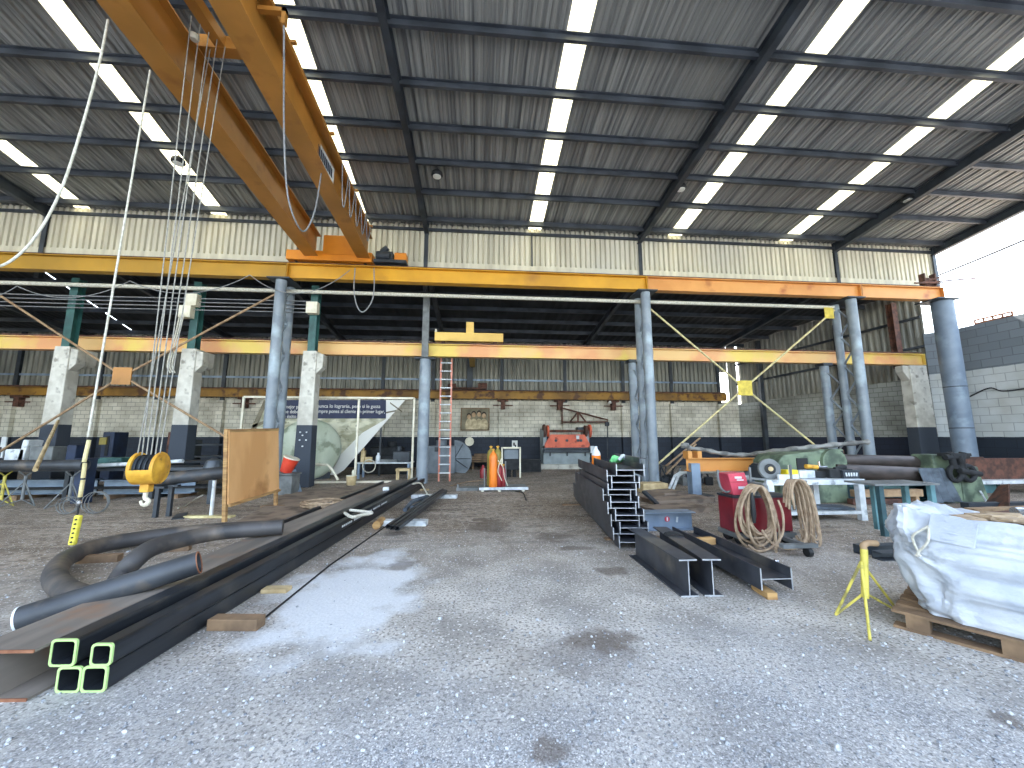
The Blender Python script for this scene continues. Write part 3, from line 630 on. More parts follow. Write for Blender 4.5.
mb.box(c, (.075, .06, .37), Rr); mb.build('button_box', 'pendant_yellow', t, bevel=.02)
mb = MB()
for k in range(6): mb.cyl(c+Rr @ Vector((.01, -.03, -.14+.055*k)), c+Rr @ Vector((.01, -.042, -.14+.055*k)), .011, 10)
mb.build('push_button', 'cable_black', t)
mb = MB(); mb.tube(spline([G(108, 20, 7.45), PY(100, 60, 5.0), PY(84, 120, 5.0), PY(63, 185, 4.9), PY(40, 230, 4.8), PY(15, 258, 4.7), PY(-12, 268, 4.6), PY(-60, 262, 4.4)]), .014, 8)
tag(mb.build('hanging_cable', 'rope_white', smooth=True), 'thick white cable hanging in a curve at the upper left', 'cable')
mb = MB(); mb.tube(spline([(OG.x, OG.y, 7.82), PY(284, 60, 5.6), PY(284, 130, 6.3), PY(287, 190, 6.6), PY(295, 220, 6.9), PY(305, 231, 7.3), PY(315, 210, 7.8), PY(321, 175, 8.2), PY(325, 152, 8.6)]), .015, 8)
tag(mb.build('hanging_cable', 'cable_grey', smooth=True), 'long grey cable loop hanging from the right crane girder', 'cable')
for k, y in enumerate((8.8, 9.4, 10.0, 10.6, 11.2)):
    mb = MB(); mb.tube(catenary((gx2(y)+.33, y, 8.14), (gx2(y+.5)+.33, y+.5, 8.14), 1.0-.1*k), .015, 6)
    tag(mb.build('festoon_cable', 'cable_grey'), 'festoon cable loop beside the right crane girder, number %s from the front' % ('one', 'two', 'three', 'four', 'five')[k], 'cable', 'festoon loops on the crane')
# small crane on the mid rail
t = thing('end_truck', 'pale yellow end truck of the small aisle crane on the mid height rail', 'crane', (-.9, 14.05, 5.04))
a = PY(435, 338, 14.05); b = PY(503, 343, 14.05)
mb = MB(); mb.bx(a.x, b.x, 13.9, 14.2, 5.08, 5.4); mb.build('truck_beam', 'truck_yellow', t, bevel=.01)
mb = MB(); c = PY(470, 330, 14.1); mb.bx(c.x-.14, c.x+.14, 14.05, 21.0, 5.4, 5.85); mb.build('girder', 'truck_yellow', t)
for x in (a.x+.3, b.x-.3):
    mb = MB(); mb.cyl((x, 13.98, 5.13), (x, 14.12, 5.13), .09, 16); mb.build('wheel', 'rust_red', t)
mb = MB(); mb.bx(a.x, a.x+.06, 13.95, 14.15, 5.4, 5.52); mb.build('buffer', 'cream_paint', t)
# high bay lamps
for (u, v, lab) in ((437, 176, 'round lamp hanging under the roof above the ladder'), (681, 189, 'round lamp under the roof beside the rafter above the middle column'), (908, 200, 'round lamp under the sunlit roof bay at the right'), (178, 163, 'round lamp under the roof between the hoist ropes')):
    d = ray(u, v); tt_ = (9.27+.11*13.3-.25-H)/(d.z+.11*d.y); p = d*tt_+Vector((0, 0, H))
    t = thing('high_bay_lamp', lab, 'lamp', p-Vector((0, 0, .12)), 'round lamps under the roof')
    mb = MB(); mb.lathe([(.1, .16), (.16, .1), (.17, .02), (.14, -.02), (.13, -.02)], p, n=24); mb.build('housing', 'cable_black', t, smooth=True)
    mb = MB(); mb.lathe([(.0, -.03), (.12, -.03), (.125, -.015), (0, -.015)], p, n=24); mb.build('lens', 'light_lens', t)
    mb = MB(); mb.cyl(p+Vector((0, 0, .15)), p+Vector((0, 0, .24)), .02, 8); mb.build('stem', 'cable_black', t)
# ================================================================= LEFT: TUBES, BEAM, PIPES
d0 = Vector((-2.32, 2.9, 0)); dd = (Vector((-1.68, 12.97, 0))-d0).normalized(); LN = 10.0; side = Vector((-dd.y, dd.x, 0))
def sqtube(lab, off, z, s, back=0., ln=LN):
    p0 = d0+side*(off+s/2+.015)+dd*back; p0.z = z; p1 = p0+dd*ln
    t = thing('square_steel_tube', lab, 'steel tube', p0, 'square tubes on the ground')
    mb = MB(); mb.sweep(sq(s, s, .022), p0, p1, hollow=[(a*(s-.024)/s, .012+(b)*(s-.024)/s) for a, b in sq(s, s, .022)]); mb.build('tube_body', 'black_tube', t)
    mb = MB(); mb.sweep(sq(s+.004, s+.004, .022, base=-.002), p0-dd*.004, p0+dd*.01, hollow=[(a*(s-.022)/s, .011+(b)*(s-.022)/s) for a, b in sq(s, s, .022)]); mb.build('painted_rim', 'tube_end_paint', t)
    return t, p0
sqtube('black square tube with green painted rim, bottom right of the pile nearest the bare ground', 0, .0, .15)
sqtube('black square tube with green painted rim, bottom left of the pile beside the rusty beam', .158, .0, .148)
t2, p2 = sqtube('smaller black square tube with green rim, upper right of the pile', -.015, .153, .13, .0)
sqtube('black square tube with green rim, upper left of the pile on the rusty beam side', .212, .153, .158, .0)
mb = MB()
for k in range(34):
    if k % 7 == 6: continue
    q = p2+dd*(3.6+.07*k)-side*.067; q.z = .215; mb.box(q, (.004, .045, .03), Matrix.Rotation(-math.atan2(dd.x, dd.y), 3, 'Z'))
o = mb.build('stencil_marks', 'white_paint', t2); tag(o, 'faded white stencilled marks')
for (dist, lab) in ((1.6, 'wooden bearer block beside the near end of the square tubes'), (9.3, 'grey bearer block beside the far end of the square tubes')):
    mb = MB(); q = d0+dd*dist
    R = Matrix.Rotation(math.radians(-3), 3, 'Z'); mb.box(q-side*.14+Vector((0, 0, .02)), (.26, .12, .04), R)
    tag(mb.build('timber_bearer', 'wood_pale', bevel=.004), lab, 'wood block')
# rusty I beam
pr0 = Vector((-2.94, 2.86, 0.0)); t = thing('rusty_steel_beam', 'rusty wide flanged steel beam left of the square tubes', 'steel beam', pr0)
mb = MB(); mb.sweep(I_prof(.29, .43, .016, .014), pr0, pr0+dd*9.6); mb.build('beam_body', 'rusty_beam', t)
mb = MB(); mb.sweep(I_prof(.292, .432, .018, .016), pr0-dd*.006, pr0+dd*.001); mb.build('cut_end', 'rust_edge', t)
# long straight pipe
pa = G(10, 636, .11)+Vector((.02, .03, .1)); pb_ = G(200, 574, .37)+Vector((-.02, .0, .1))
t = thing('steel_pipe', 'straight dark steel pipe lying slantwise across the rusty beam', 'pipe', (pa.x, pa.y, 0))
mb = MB(); mb.pipe(pa, pb_, .097, .01, 32); mb.build('pipe_body', 'pipe_dark', t, smooth=True)
dv = (pb_-pa).normalized(); mb = MB(); mb.pipe(pb_-dv*.002, pb_+dv*.006, .098, .012, 32); mb.build('rusty_rim', 'rust_edge', t)
mb = MB(); mb.pipe(pa-dv*.006, pa+dv*.008, .0985, .009, 32); mb.build('pale_rim', 'white_paint', t)
# bent pipes
def gz_(u, v, z): return G(u, v, z)
path1 = [gz_(112, 606, .13), gz_(85, 598, .13), gz_(63, 588, .13), gz_(55, 574, .13), gz_(66, 559, .13), gz_(95, 547, .13), gz_(135, 539, .13), gz_(180, 533, .13), gz_(225, 529, .14), gz_(262, 527, .14)]
t = thing('bent_pipe', 'dark bent pipe curving round in a wide hook on the ground', 'pipe', (path1[4].x, path1[4].y, 0))
mb = MB(); mb.tube(spline(path1, 6), .1, 20); mb.build('pipe_body', 'pipe_bent', t, smooth=True)
path2 = [gz_(117, 583, .1), gz_(124, 572, .18), gz_(134, 561, .28), gz_(150, 549, .35), gz_(175, 541, .36), gz_(215, 533, .37), gz_(255, 529, .4), gz_(283, 527, .4)]
t = thing('bent_pipe', 'dark bent pipe lying over the hooked one with its end near the flat sheet', 'pipe', (path2[3].x, path2[3].y, 0))
mb = MB(); mb.tube(spline(path2, 6), .095, 20); mb.build('pipe_body', 'pipe_bent', t, smooth=True)
for (u0, v0, u1, v1, lab) in ((78, 563, 120, 561, 'small timber under the curve of the hooked pipe'), (150, 553, 190, 550, 'small timber under the upper bent pipe')):
    a = G(u0, v0); b = G(u1, v1); mb = MB(); mb.sweep([(-.05, 0), (.05, 0), (.05, .09), (-.05, .09)], a, b); tag(mb.build('timber_block', 'wood_pallet', bevel=.005), lab, 'wood block')
t_ = G(236, 628); mb = MB(); mb.box((t_.x, t_.y, .045), (.42, .12, .09), Matrix.Rotation(-.1, 3, 'Z')); tag(mb.build('timber_block', 'wood_pallet', bevel=.006), 'short weathered timber beside the square tubes near the pale dust', 'wood block')
mb = MB(); mb.tube([G(262, 620, .01), G(330, 565, .01), G(392, 522, .01)], .01, 6); tag(mb.build('ground_wire', 'cable_black'), 'thin dark wire lying on the ground right of the tubes', 'wire')
# flat brown sheet + dark bar
q = [G(225, 530), G(290, 492), G(392, 484), G(300, 531)]
mb = MB(); mb.poly([p+Vector((0, 0, .005)) for p in q], (0, 0, .025)); tag(mb.build('steel_sheet', 'brown_sheet'), 'flat dusty steel sheet lying on the ground behind the bent pipes', 'sheet')
mb = MB(); mb.sweep([(-.03, 0), (.03, 0), (.03, .06), (-.03, .06)], G(272, 528, .05), G(383, 483, .05)); tag(mb.build('steel_bar', 'black_tube'), 'thin black bar lying along the dusty sheet', 'steel bar')
mb = MB(); c0 = G(323, 506, .05)
for k in range(9):
    r = .4+random.uniform(-.08, .08); pts = [c0+Vector((r*math.cos(a/16*2*math.pi)+random.uniform(-.02, .02), .8*r*math.sin(a/16*2*math.pi), .02*k*.6+random.uniform(0, .02))) for a in range(16)]; mb.tube(pts, .018, 6, closed=True)
tag(mb.build('rope_coil', 'hose_tan'), 'coil of yellowish rope on the dusty sheet', 'rope')
# rag and end straps on tubes
mb = MB()
q0 = d0+dd*3.6; 
pts = [(345, 513, .335), (352, 517, .34), (361, 515, .335), (372, 513, .33), (360, 511, .335), (350, 510, .335)]
mb.tube(spline([G(u, v, z) for u, v, z in pts]), .025, 6); tag(mb.build('rag', 'rope_white'), 'twisted pale rag lying on top of the square tubes', 'rag')
mb = MB(); mb.tube(spline([G(413, 484, .46), G(420, 483, .45), G(425, 490, .25), G(430, 498, .03), G(436, 501, .02)]), .02, 6); tag(mb.build('strap', 'rope_white'), 'pale lifting strap hanging off the far end of the tubes', 'strap')
mb = MB(); mb.box(G(386, 489, .34), (.14, .1, .1)); tag(mb.build('white_block', 'white_paint', bevel=.02), 'small white block on the far part of the rusty beam', 'block')
# short bars on white bearers
for k, (u0, v0, u1, v1) in enumerate(((388, 529, 442, 491), (392, 530, 444, 492), (397, 530.5, 446, 492.5))):
    a = G(u0, v0, .1); b = G(u1, v1, .1); t = thing('square_steel_bar', 'small dark square bar on the white bearers, %s of three' % ('left', 'middle', 'right')[k], 'steel bar', a, 'small bars on white bearers')
    mb = MB(); mb.sweep(sq(.07, .07, .008), a, b, hollow=[(x*.86, .005+z*.86) for x, z in sq(.07, .07, .008)]); mb.build('bar_body', 'black_tube', t)
for (u0, u1, v, lab) in ((378, 427, 525, 'white painted bearer under the near end of the small bars'), (412, 457, 498, 'white painted bearer under the far end of the small bars')):
    a = G(u0, v); b = G(u1, v); mb = MB(); mb.sweep([(-.11, 0), (.11, 0), (.11, .09), (-.11, .09)], a, b); tag(mb.build('white_bearer', 'white_paint', bevel=.005), lab, 'steel bearer')
mb = MB(); mb.tube(spline([G(405, 510, .05), G(412, 502, .09), G(420, 499, .1), G(428, 497, .06), G(422, 503, .05), G(412, 508, .08)]), .05, 6); tag(mb.build('cloth_bundle', 'cloth_grey'), 'grey cloth bundle beside the far bearer of the small bars', 'cloth')
mb = MB(); p = G(379, 527); mb.cyl((p.x, p.y-.2, .07), (p.x, p.y+.2, .07), .07, 14); tag(mb.build('wood_log', 'wood'), 'short round log at the left end of the near white bearer', 'wood')
# plywood board
a = G(226, 522); b = G(277, 507); up1 = PY(232, 431, 8.05); 
dB = (b-a).normalized(); nB = Vector((dB.y, -dB.x, 0)); Wd = (b-a).length
t = thing('plywood_board', 'plywood notice board on wooden legs left of the double pipe column', 'board', a)
lean = Vector((-.12, 0, 1.72))
mb = MB(); o_ = Vector((0, 0, .28)); mb.poly([a+Vector((0, 0, .2))+lean*.07, b+Vector((0, 0, .36)), b+lean*1.03, a+lean], nB*.02); mb.build('panel', 'plywood', t)
for p in (a, b):
    mb = MB(); mb.sweep([(-.035, -.03), (.035, -.03), (.035, .03), (-.035, .03)], p-nB*.03, p+lean*1.02-nB*.03, dB); mb.build('leg', 'wood', t)
mb = MB(); mb.sweep([(-.03, -.03), (.03, -.03), (.03, .03), (-.03, .03)], a+lean-nB*-.0, b+lean*1.03); mb.build('rail', 'wood', t); mb = MB(); mb.sweep([(-.025, -.025), (.025, -.025), (.025, .025), (-.025, .025)], a+Vector((0, 0, .3))+nB*.03, b+Vector((0, 0, .38))+nB*.03); mb.build('rail', 'wood', t)
mb = MB(); mb.box(b+Vector((-.1, 0, .02)), (.5, .1, .04)); mb.build('foot', 'wood_pallet', t)

# pipes on stands at left
def tripod(lab, u, vfoot, ztop, mt, h=None, grp='tripod pipe stands'):
    c = G(u, vfoot); t = thing('pipe_stand', lab, 'pipe stand', c, grp)
    mb = MB(); mb.cyl(c+Vector((0, 0, .15)), c+Vector((0, 0, ztop-.1)), .03, 10); mb.build('post', mt, t)
    for k in range(3):
        an = math.radians(90+120*k+20); e = c+Vector((.36*math.cos(an), .36*math.sin(an), .01))
        mb = MB(); mb.cyl(c+Vector((0, 0, ztop*.72)), e, .013, 6); mb.cyl(c+Vector((0, 0, .15)), e, .011, 6); mb.build('leg', mt, t)
    mb = MB(); q = c+Vector((0, 0, ztop-.1))
    for s in (-1, 1): mb.cyl(q, q+Vector((0, .16*s, .13)), .014, 6)
    mb.build('v_head', mt, t)
tripod('grey tripod pipe stand under the black pipe near the left edge', 21, 506, .78, 'mesh_grey')
tripod('grey-green tripod pipe stand beside the navy post', 68, 507, .78, 'mesh_grey')
tripod('yellow tripod pipe stand cut by the left edge', 0, 506, .78, 'yellow_paint')
mb = MB(); y = G(21, 506).y; mb.pipe((-14, y, .93), (PY(85, 470, y).x, y, .93), .13, .015, 24); tag(mb.build('steel_pipe', 'pipe_dark', smooth=True), 'dark olive pipe resting on tripod stands at the left edge', 'pipe')
mb = MB(); y = G(60, 500).y+.35; mb.sweep(I_prof(.36, .3, .02, .02), (-15, y, .12), (PY(98, 480, y).x, y, .12)); tag(mb.build('steel_beam', 'galv_blue'), 'grey-blue steel beam on the ground behind the tripod stands', 'steel beam')
mb = MB(); mb.sweep(I_prof(.36, .3, .02, .02), (PY(105, 480, y).x, y, .1), (PY(196, 480, y).x, y, .1)); tag(mb.build('steel_beam', 'galv_blue'), 'grey-blue steel beam on the ground behind the yellow hook block', 'steel beam')
for k, u in enumerate((30, 80, 120, 185)):
    q = PY(u, 490, y); mb = MB(); mb.bx(q.x-.08, q.x+.08, y-.35, y+.35, 0, .1 if u > 100 else .12); tag(mb.build('timber_bearer', 'wood_pallet'), ('bearer under the left blue-grey beam near the left edge', 'bearer under the left blue-grey beam beside the navy post', 'bearer under the right blue-grey beam left of the hook', 'bearer under the right end of the blue-grey beam')[k], 'wood block')
q = G(81, 503); mb = MB(); mb.bx(q.x-.14, q.x+.14, q.y-.12, q.y+.12, 0, 1.05); mb.bx(q.x-.16, q.x+.16, q.y-.14, q.y+.14, 1.05, 1.08); tag(mb.build('navy_post', 'dark_navy', bevel=.01), 'navy blue steel pedestal under the end of the olive pipe', 'pedestal')
# mottled pipe on stands in front of the board
a = PY(157, 480, 8.6); b = PY(262, 468, 9.4); t = thing('steel_pipe', 'mottled dark pipe on posts left of the plywood board', 'pipe', (a.x, a.y, 0))
mb = MB(); mb.pipe(a, b, .13, .015, 24); mb.build('pipe_body', 'pipe_dark', t, smooth=True)
for (u, v0, lab, mt) in ((173, 513, 'brown steel post under the mottled pipe', 'dark_steel'), (205, 507, 'dark steel post under the mottled pipe left of the white post', 'dark_steel')):
    g_ = G(u, v0); tt2 = (g_.x-a.x)/(b.x-a.x); y_ = a.y+(b.y-a.y)*tt2; zt = a.z+(b.z-a.z)*tt2-.13
    s = thing('support_post', lab, 'post', (g_.x, y_, 0)); mb = MB(); mb.bx(g_.x-.035, g_.x+.035, y_-.035, y_+.035, 0, zt); mb.build('post', mt, s); mb = MB(); mb.bx(g_.x-.14, g_.x+.14, y_-.05, y_+.05, zt-.04, zt); mb.build('saddle', mt, s)
g_ = G(211, 517); mb = MB(); mb.cyl(g_, g_+Vector((0, 0, .72)), .035, 12); mb.bx(g_.x-.12, g_.x+.12, g_.y-.06, g_.y+.06, 0, .03); tag(mb.build('white_post', 'white_paint'), 'paint-splashed white post standing on a pale plank', 'post')
mb = MB(); mb.sweep([(-.07, 0), (.07, 0), (.07, .04), (-.07, .04)], G(186, 517.5), G(233, 517.5)); tag(mb.build('plank', 'rod_yellow'), 'short cream plank on the ground beside the white post', 'plank')
mb = MB(); mb.poly([G(171, 520), G(176, 515), G(188, 513), G(184, 519)], (0, 0, .02)); tag(mb.build('metal_plate', 'dark_steel'), 'small dark metal plate on the ground left of the cream plank', 'plate')
mb = MB(); mb.tube(spline([G(178, 508, .03), G(185, 506, .02), G(194, 500, .04), G(203, 495, .12)]), .015, 6); tag(mb.build('curved_rod', 'rope_white'), 'pale curved rod behind the brown post', 'rod')
p = PY(214, 463, 10.2); mb = MB(); mb.lathe([(.0, 0), (.2, 0), (.2, .12), (.15, .25), (.05, .3), (0, .3)], (p.x, p.y, .78), n=20); mb.bx(p.x-.05, p.x+.05, p.y-.05, p.y+.05, 0, .78); tag(mb.build('glass_dome', 'glass_grey', smooth=True), 'dark dome shaped lid standing behind the mottled pipe', 'lid')
# workbench behind (dark) across left
tb = thing('workbench', 'long dark steel workbench with clutter along the left, behind the pipes', 'workbench', (PY(80, 470, 11.5).x, 11.5, 0))
x0 = -17.; x1 = PY(255, 466, 11.5).x
mb = MB(); mb.bx(x0, x1, 11.1, 12.0, .72, .8); mb.build('top', 'dark_steel', tb)
for i in range(6):
    x = x0+.3+(x1-x0-.6)*i/5; mb = MB(); mb.bx(x-.05, x+.05, 11.15, 11.95, 0, .72); mb.build('leg', 'dark_steel', tb)
mb = MB(); mb.bx(x0, x1, 11.2, 11.9, .25, .29); mb.build('shelf', 'dark_stuff', tb)
q = PY(115, 462, 11.5); mb = MB(); mb.bx(q.x-.35, q.x+.35, 11.25, 11.75, .8, 1.05); mb.bx(q.x+.1, q.x+.3, 11.2, 11.26, .85, 1.0); tag(mb.build('tool_case', 'green_post', bevel=.03), 'dark green case on the long dark workbench', 'case')
mb = MB(); a = PY(92, 466, 11.0); b = PY(183, 461, 11.0); mb.cyl(a, b, .05, 10); tag(mb.build('white_pole', 'white_paint'), 'white pole lying above the bench behind the hook block', 'pole')
for k, (u0, u1, v0, v1, y_, mt, lab) in enumerate(((0, 7, 437, 447, 15.5, 'white_paint', 'white sheet on the dark wall at the left edge'), (0, 4, 447, 458, 15.3, 'white_paint', 'pale sheet at the left edge under another'), (100, 115, 432, 455, 15.8, 'dark_navy', 'tall dark cabinet behind the pendant control'), (165, 182, 432, 458, 15.0, 'rust_red', 'dark brown hooded machine left of the second concrete column'))):
    a = PY(u0, v1, y_); b = PY(u1, v0, y_)
    t = thing('wall_cabinet' if k > 1 else 'white_sheet', lab, 'cabinet' if k > 1 else 'sheet', ((a.x+b.x)/2, y_, 0 if k > 1 else a.z))
    mb = MB()
    if k > 1:
        mb.bx(a.x, b.x, y_, y_+.6, 0, b.z); mb.build('body', mt, t, bevel=.02)
        mb = MB(); mb.bx(a.x+.15, b.x-.15, y_-.02, y_, .9, b.z-.15); mb.build('door', 'dark_stuff', t)
    else: mb.bx(a.x, b.x, y_, y_+.04, a.z, b.z); mb.build('panel', mt, t); mb = MB(); mb.bx(a.x+.05, a.x+.12, y_, y_+.05, 0, a.z); mb.bx(b.x-.12, b.x-.05, y_, y_+.05, 0, a.z); mb.build('stand', 'dark_steel', t)
c = PY(103, 441, 15.75); mb = MB(); mb.bx(c.x-.12, c.x+.12, 15.74, 15.78, c.z-.13, c.z+.13); tag(mb.build('warning_plate', 'cyl_olive'), 'small dull yellow square plate on the tall dark cabinet', 'plate')
for k, (u, v, w_, h_, mt, lab) in enumerate(((22, 455, .5, .35, 'white_paint', 'small white machine with slanted side on the dark shelf at the left'), (30, 452, .15, .7, 'white_paint', 'slanted white panel beside the wooden prop'), (48, 455, .6, .5, 'mesh_grey', 'grey machine at the foot of the wooden prop'), (77, 457, .25, .7, 'dark_navy', 'blue bottle shaped container behind the pendant control'))):
    c = PY(u, v, 12.6); t = tag(MB().box((c.x, 12.6, c.z), (w_, .4, h_), Matrix.Rotation(.15 if k == 1 else 0, 3, 'Y')).box((c.x, 12.6, c.z-h_/2-.02), (w_*.7, .3, .04)).build('small_machine' if k < 3 else 'canister', mt, bevel=.03), lab, 'machine' if k < 3 else 'container')
tb = thing('shelf_unit', 'low dark shelf along the back at the left behind the pipes', 'shelf', (PY(60, 460, 12.6).x, 12.6, 0))
mb = MB(); mb.bx(-17.5, PY(235, 460, 12.6).x, 12.35, 12.95, .84, .9); mb.build('board', 'dark_stuff', tb)
for u in (-20, 90, 160, 230):
    c = PY(u, 460, 12.6); mb = MB(); mb.bx(c.x-.06, c.x+.06, 12.4, 12.9, 0, .84); mb.build('leg', 'dark_stuff', tb)
mb = MB()
for (u, v, r) in ((96, 492, .26), (68, 495, .2)):
    c = PY(u, v, 9.1); c.z = r*.85+.01
    for k in range(3): mb.tube([c+Vector((r*(1-.1*k)*math.cos(a/12*6.283), .05*k, r*.85*math.sin(a/12*6.283))) for a in range(12)], .008, 6, closed=True)
tag(mb.build('wire_coil', 'mesh_grey'), 'loose wire coils leaning by the navy pedestal', 'wire coil')
for (x0_, x1_, y_, z_, u) in ((190, 232, 12.9, .95, 0),):
    a = PY(190, 446, 14.5); b = PY(234, 458, 14.5); mb = MB(); 
    for z in (.5, .9, 1.3): mb.bx(a.x, b.x, 14.3, 15.0, z, z+.05)
    for x in (a.x, b.x-.06): mb.bx(x, x+.06, 14.3, 15.0, 0, 1.5)
    tag(mb.build('steel_rack', 'dark_steel'), 'dark steel rack between the second concrete column and the plywood board', 'rack')
# ================================================================= CENTRE BACK
# display frame, banner behind it, tank between
YF = 14.3
t = thing('display_frame', 'cream steel tube display frame standing in front of the banner', 'frame', (PY(330, 480, YF).x, YF, 0))
def fx(u): return PY(u, 440, YF).x
zt_ = PY(330, 397.5, YF).z
for u in (240, 299, 357, 413):
    mb = MB(); mb.bx(fx(u)-.035, fx(u)+.035, YF-.03, YF+.03, 0, zt_); mb.build('upright', 'cream_paint', t)
mb = MB(); mb.bx(fx(240), fx(413), YF-.03, YF+.03, zt_-.04, zt_+.03); mb.build('top_rail', 'cream_paint', t)
mb = MB(); mb.bx(fx(299), fx(413), YF-.03, YF+.03, .0, .07); mb.build('bottom_rail', 'cream_paint', t)
yb = 16.7
bn = thing('banner', 'printed banner with dark blue text strip, pale picture and slanted white right edge', 'banner', (PY(330, 440, yb).x, yb, 0))
mb = MB(); mb.poly([PY(u, v, yb) for u, v in ((264, 400), (405, 400), (344, 470), (336, 475), (285, 475), (246, 440))], (0, .015, 0)); mb.build('picture', 'banner_pic', bn)
mb = MB(); mb.poly([PY(u, v, yb-.015) for u, v in ((281, 400), (386, 400), (386, 418.5), (281, 418.5))], (0, .012, 0)); mb.build('text_strip', 'banner_blue', bn)
mb = MB(); mb.poly([PY(u, v, yb-.008) for u, v in ((386, 400), (405, 400), (344, 470), (336, 475), (330, 475), (340, 455), (362, 433), (386, 419))], (0, .007, 0)); mb.build('white_border', 'banner_white', bn)
for q in (((246, 440), (264, 400), (267, 403), (251, 440)), ((262, 430), (276, 405), (278, 410), (266, 434)), ((252, 425), (266, 420), (266, 423), (253, 428)), ((390, 402), (402, 411), (402, 412.5), (390, 403.5)), ((386, 412), (396, 410), (396, 411.3), (386, 413.5))): mb = MB(); mb.poly([PY(u, v, yb-.02) for u, v in q], (0, .008, 0)); mb.build('dark_streak', 'pic_dark', bn)
mb = MB()
for u in (283, 330, 382): p = PY(u, 401, yb); mb.bx(p.x-.03, p.x+.03, yb+.03, yb+.09, 0, p.z)
mb.build('support_pole', 'dark_steel', bn)
def fit_text(body, size, u0, u1, v):
    p = PY(u0, v, yb-.03); o = text_mesh('lettering', body, size, 'banner_white', bn, p, (math.pi/2, 0, 0))
    wd = max(q.co.x for q in o.data.vertices)-min(q.co.x for q in o.data.vertices)
    o.scale.x = (PY(u1, v, yb-.03).x-p.x)/wd
fit_text('l, nunca lo lograrás, pero si le gusta', .21, 313.5, 380, 407.6)
fit_text('siempre pones al cliente en primer lugar,', .21, 313.5, 384.5, 412.8)
fit_text('o mejor po', .21, 281.8, 300, 408.3)
fit_text('que debes', .21, 281.8, 300, 413.2)
fit_text('tu éxito', .21, 281.8, 296, 418)
# tank
YT = 15.45; cc = PY(309, 454, YT); Rt = 1.12; axt = Vector((.5, -.87, 0)).normalized(); cc.z = max(cc.z, Rt+.02)
t = thing('storage_tank', 'pale green-white round tank with domed end behind the concrete column', 'tank', (cc.x, YT, 0))
prof = [(Rt*.96, -.6), (Rt, -.55), (Rt, -.05), (Rt+.02, -.04), (Rt+.02, 0)]+[(Rt*math.cos(math.radians(k)), .36*math.sin(math.radians(k))) for k in range(10, 91, 10)]
mb = MB(); mb.lathe(prof, cc, axt, 48); mb.build('shell', 'tank_pale', t, smooth=True)
mb = MB()
for s in (-.5, -.15):
    q = cc+axt*s; mb.box((q.x, q.y, .12), (.12, 1.6, .24), Matrix.Rotation(math.atan2(axt.y, axt.x), 3, 'Z'))
mb.build('saddle', 'dark_steel', t)
mb = MB(); mb.tube([cc+axt*.3+Vector((0, 0, -1.2)), cc+axt*.42+Vector((0, 0, 1.0))], .012, 6); mb.build('seam', 'mesh_grey', t)
mb = MB(); mb.tube([PY(310, 464, 14.0), PY(328, 465, 13.9), PY(333, 471, 13.85), PY(338, 480, 13.8)], .045, 8); tag(mb.build('bent_tube', 'cream_paint'), 'cream bent tube leaning in front of the pale tank', 'tube')
# red bucket on a small stand
q = PY(289, 464, 11.8); t = thing('bucket', 'tilted red bucket right of the plywood board', 'bucket', q-Vector((0, 0, .25)))
Rb = Matrix.Rotation(.35, 3, 'Y'); ax_ = Rb @ Vector((0, 0, 1))
mb = MB(); mb.lathe([(.0, -.24), (.15, -.24), (.21, .17), (.195, .17), (.14, -.22), (0, -.22)], q, ax_, 28); mb.build('body', 'bucket_red', t, smooth=True)
mb = MB(); mb.lathe([(.21, .16), (.222, .17), (.222, .2), (.2, .2)], q, ax_, 28); mb.build('rim', 'cream_paint', t, smooth=True)
q2 = PY(288, 480, 11.8); mb = MB(); mb.bx(q2.x-.27, q2.x+.22, 11.55, 12.05, 0, q.z-.3); mb.bx(q2.x-.3, q2.x+.25, 11.5, 12.1, q.z-.3, q.z-.25); tag(mb.build('drum_stand', 'mesh_grey', bevel=.02), 'grey-green box the red bucket stands on', 'box')
mb = MB(); mb.sweep([(-.05, -.02), (.05, -.02), (.05, .02), (-.05, .02)], G(300, 493), PY(294, 470, 12.9)); tag(mb.build('blue_bar', 'blue_big'), 'blue flat bar leaning on the dark foot of the concrete column by the banner', 'bar')
# bench with clutter, behind the frame
YW = 15.6
a = PY(356, 463, YW); b = PY(411, 463, YW); t = thing('workbench', 'low white topped bench with clutter inside the cream frame', 'workbench', ((a.x+b.x)/2, YW, 0))
zt2 = .62
mb = MB(); mb.bx(a.x, b.x, YW, YW+.8, zt2-.05, zt2); mb.build('top', 'white_paint', t)
for x, y in ((a.x+.1, YW+.05), (b.x-.1, YW+.05), (a.x+.1, YW+.7), (b.x-.1, YW+.7)):
    mb = MB(); mb.bx(x-.04, x+.04, y-.04, y+.04, 0, zt2-.05); mb.build('leg', 'galv_blue', t)
c = PY(378, 461, YW+.2); mb = MB(); mb.lathe([(0, 0), (.09, 0), (.09, .22), (.04, .3), (.04, .36), (0, .36)], (c.x, c.y, zt2), n=16); tag(mb.build('white_bottle', 'white_paint', smooth=True), 'white bottle on the bench inside the cream frame', 'bottle')
c = PY(363, 461, YW+.2); mb = MB(); mb.bx(c.x-.07, c.x+.07, c.y-.1, c.y+.1, zt2, zt2+.45); mb.bx(c.x+.07, c.x+.35, c.y-.06, c.y+.06, zt2, zt2+.2); mb.cyl((c.x, c.y, zt2+.45), (c.x, c.y, zt2+.55), .04, 12); tag(mb.build('bench_vise', 'wood_pale', bevel=.01), 'cream bench tool at the left end of the low bench', 'tool')
c = PY(369, 466, YW-.1); mb = MB(); mb.tube([c+Vector((.24*math.cos(k/20*6.283), 0, .24*math.sin(k/20*6.283))) for k in range(20)], .02, 6, closed=True); tag(mb.build('cable_ring', 'rope_white'), 'white cable ring hanging over the edge of the low bench', 'cable')
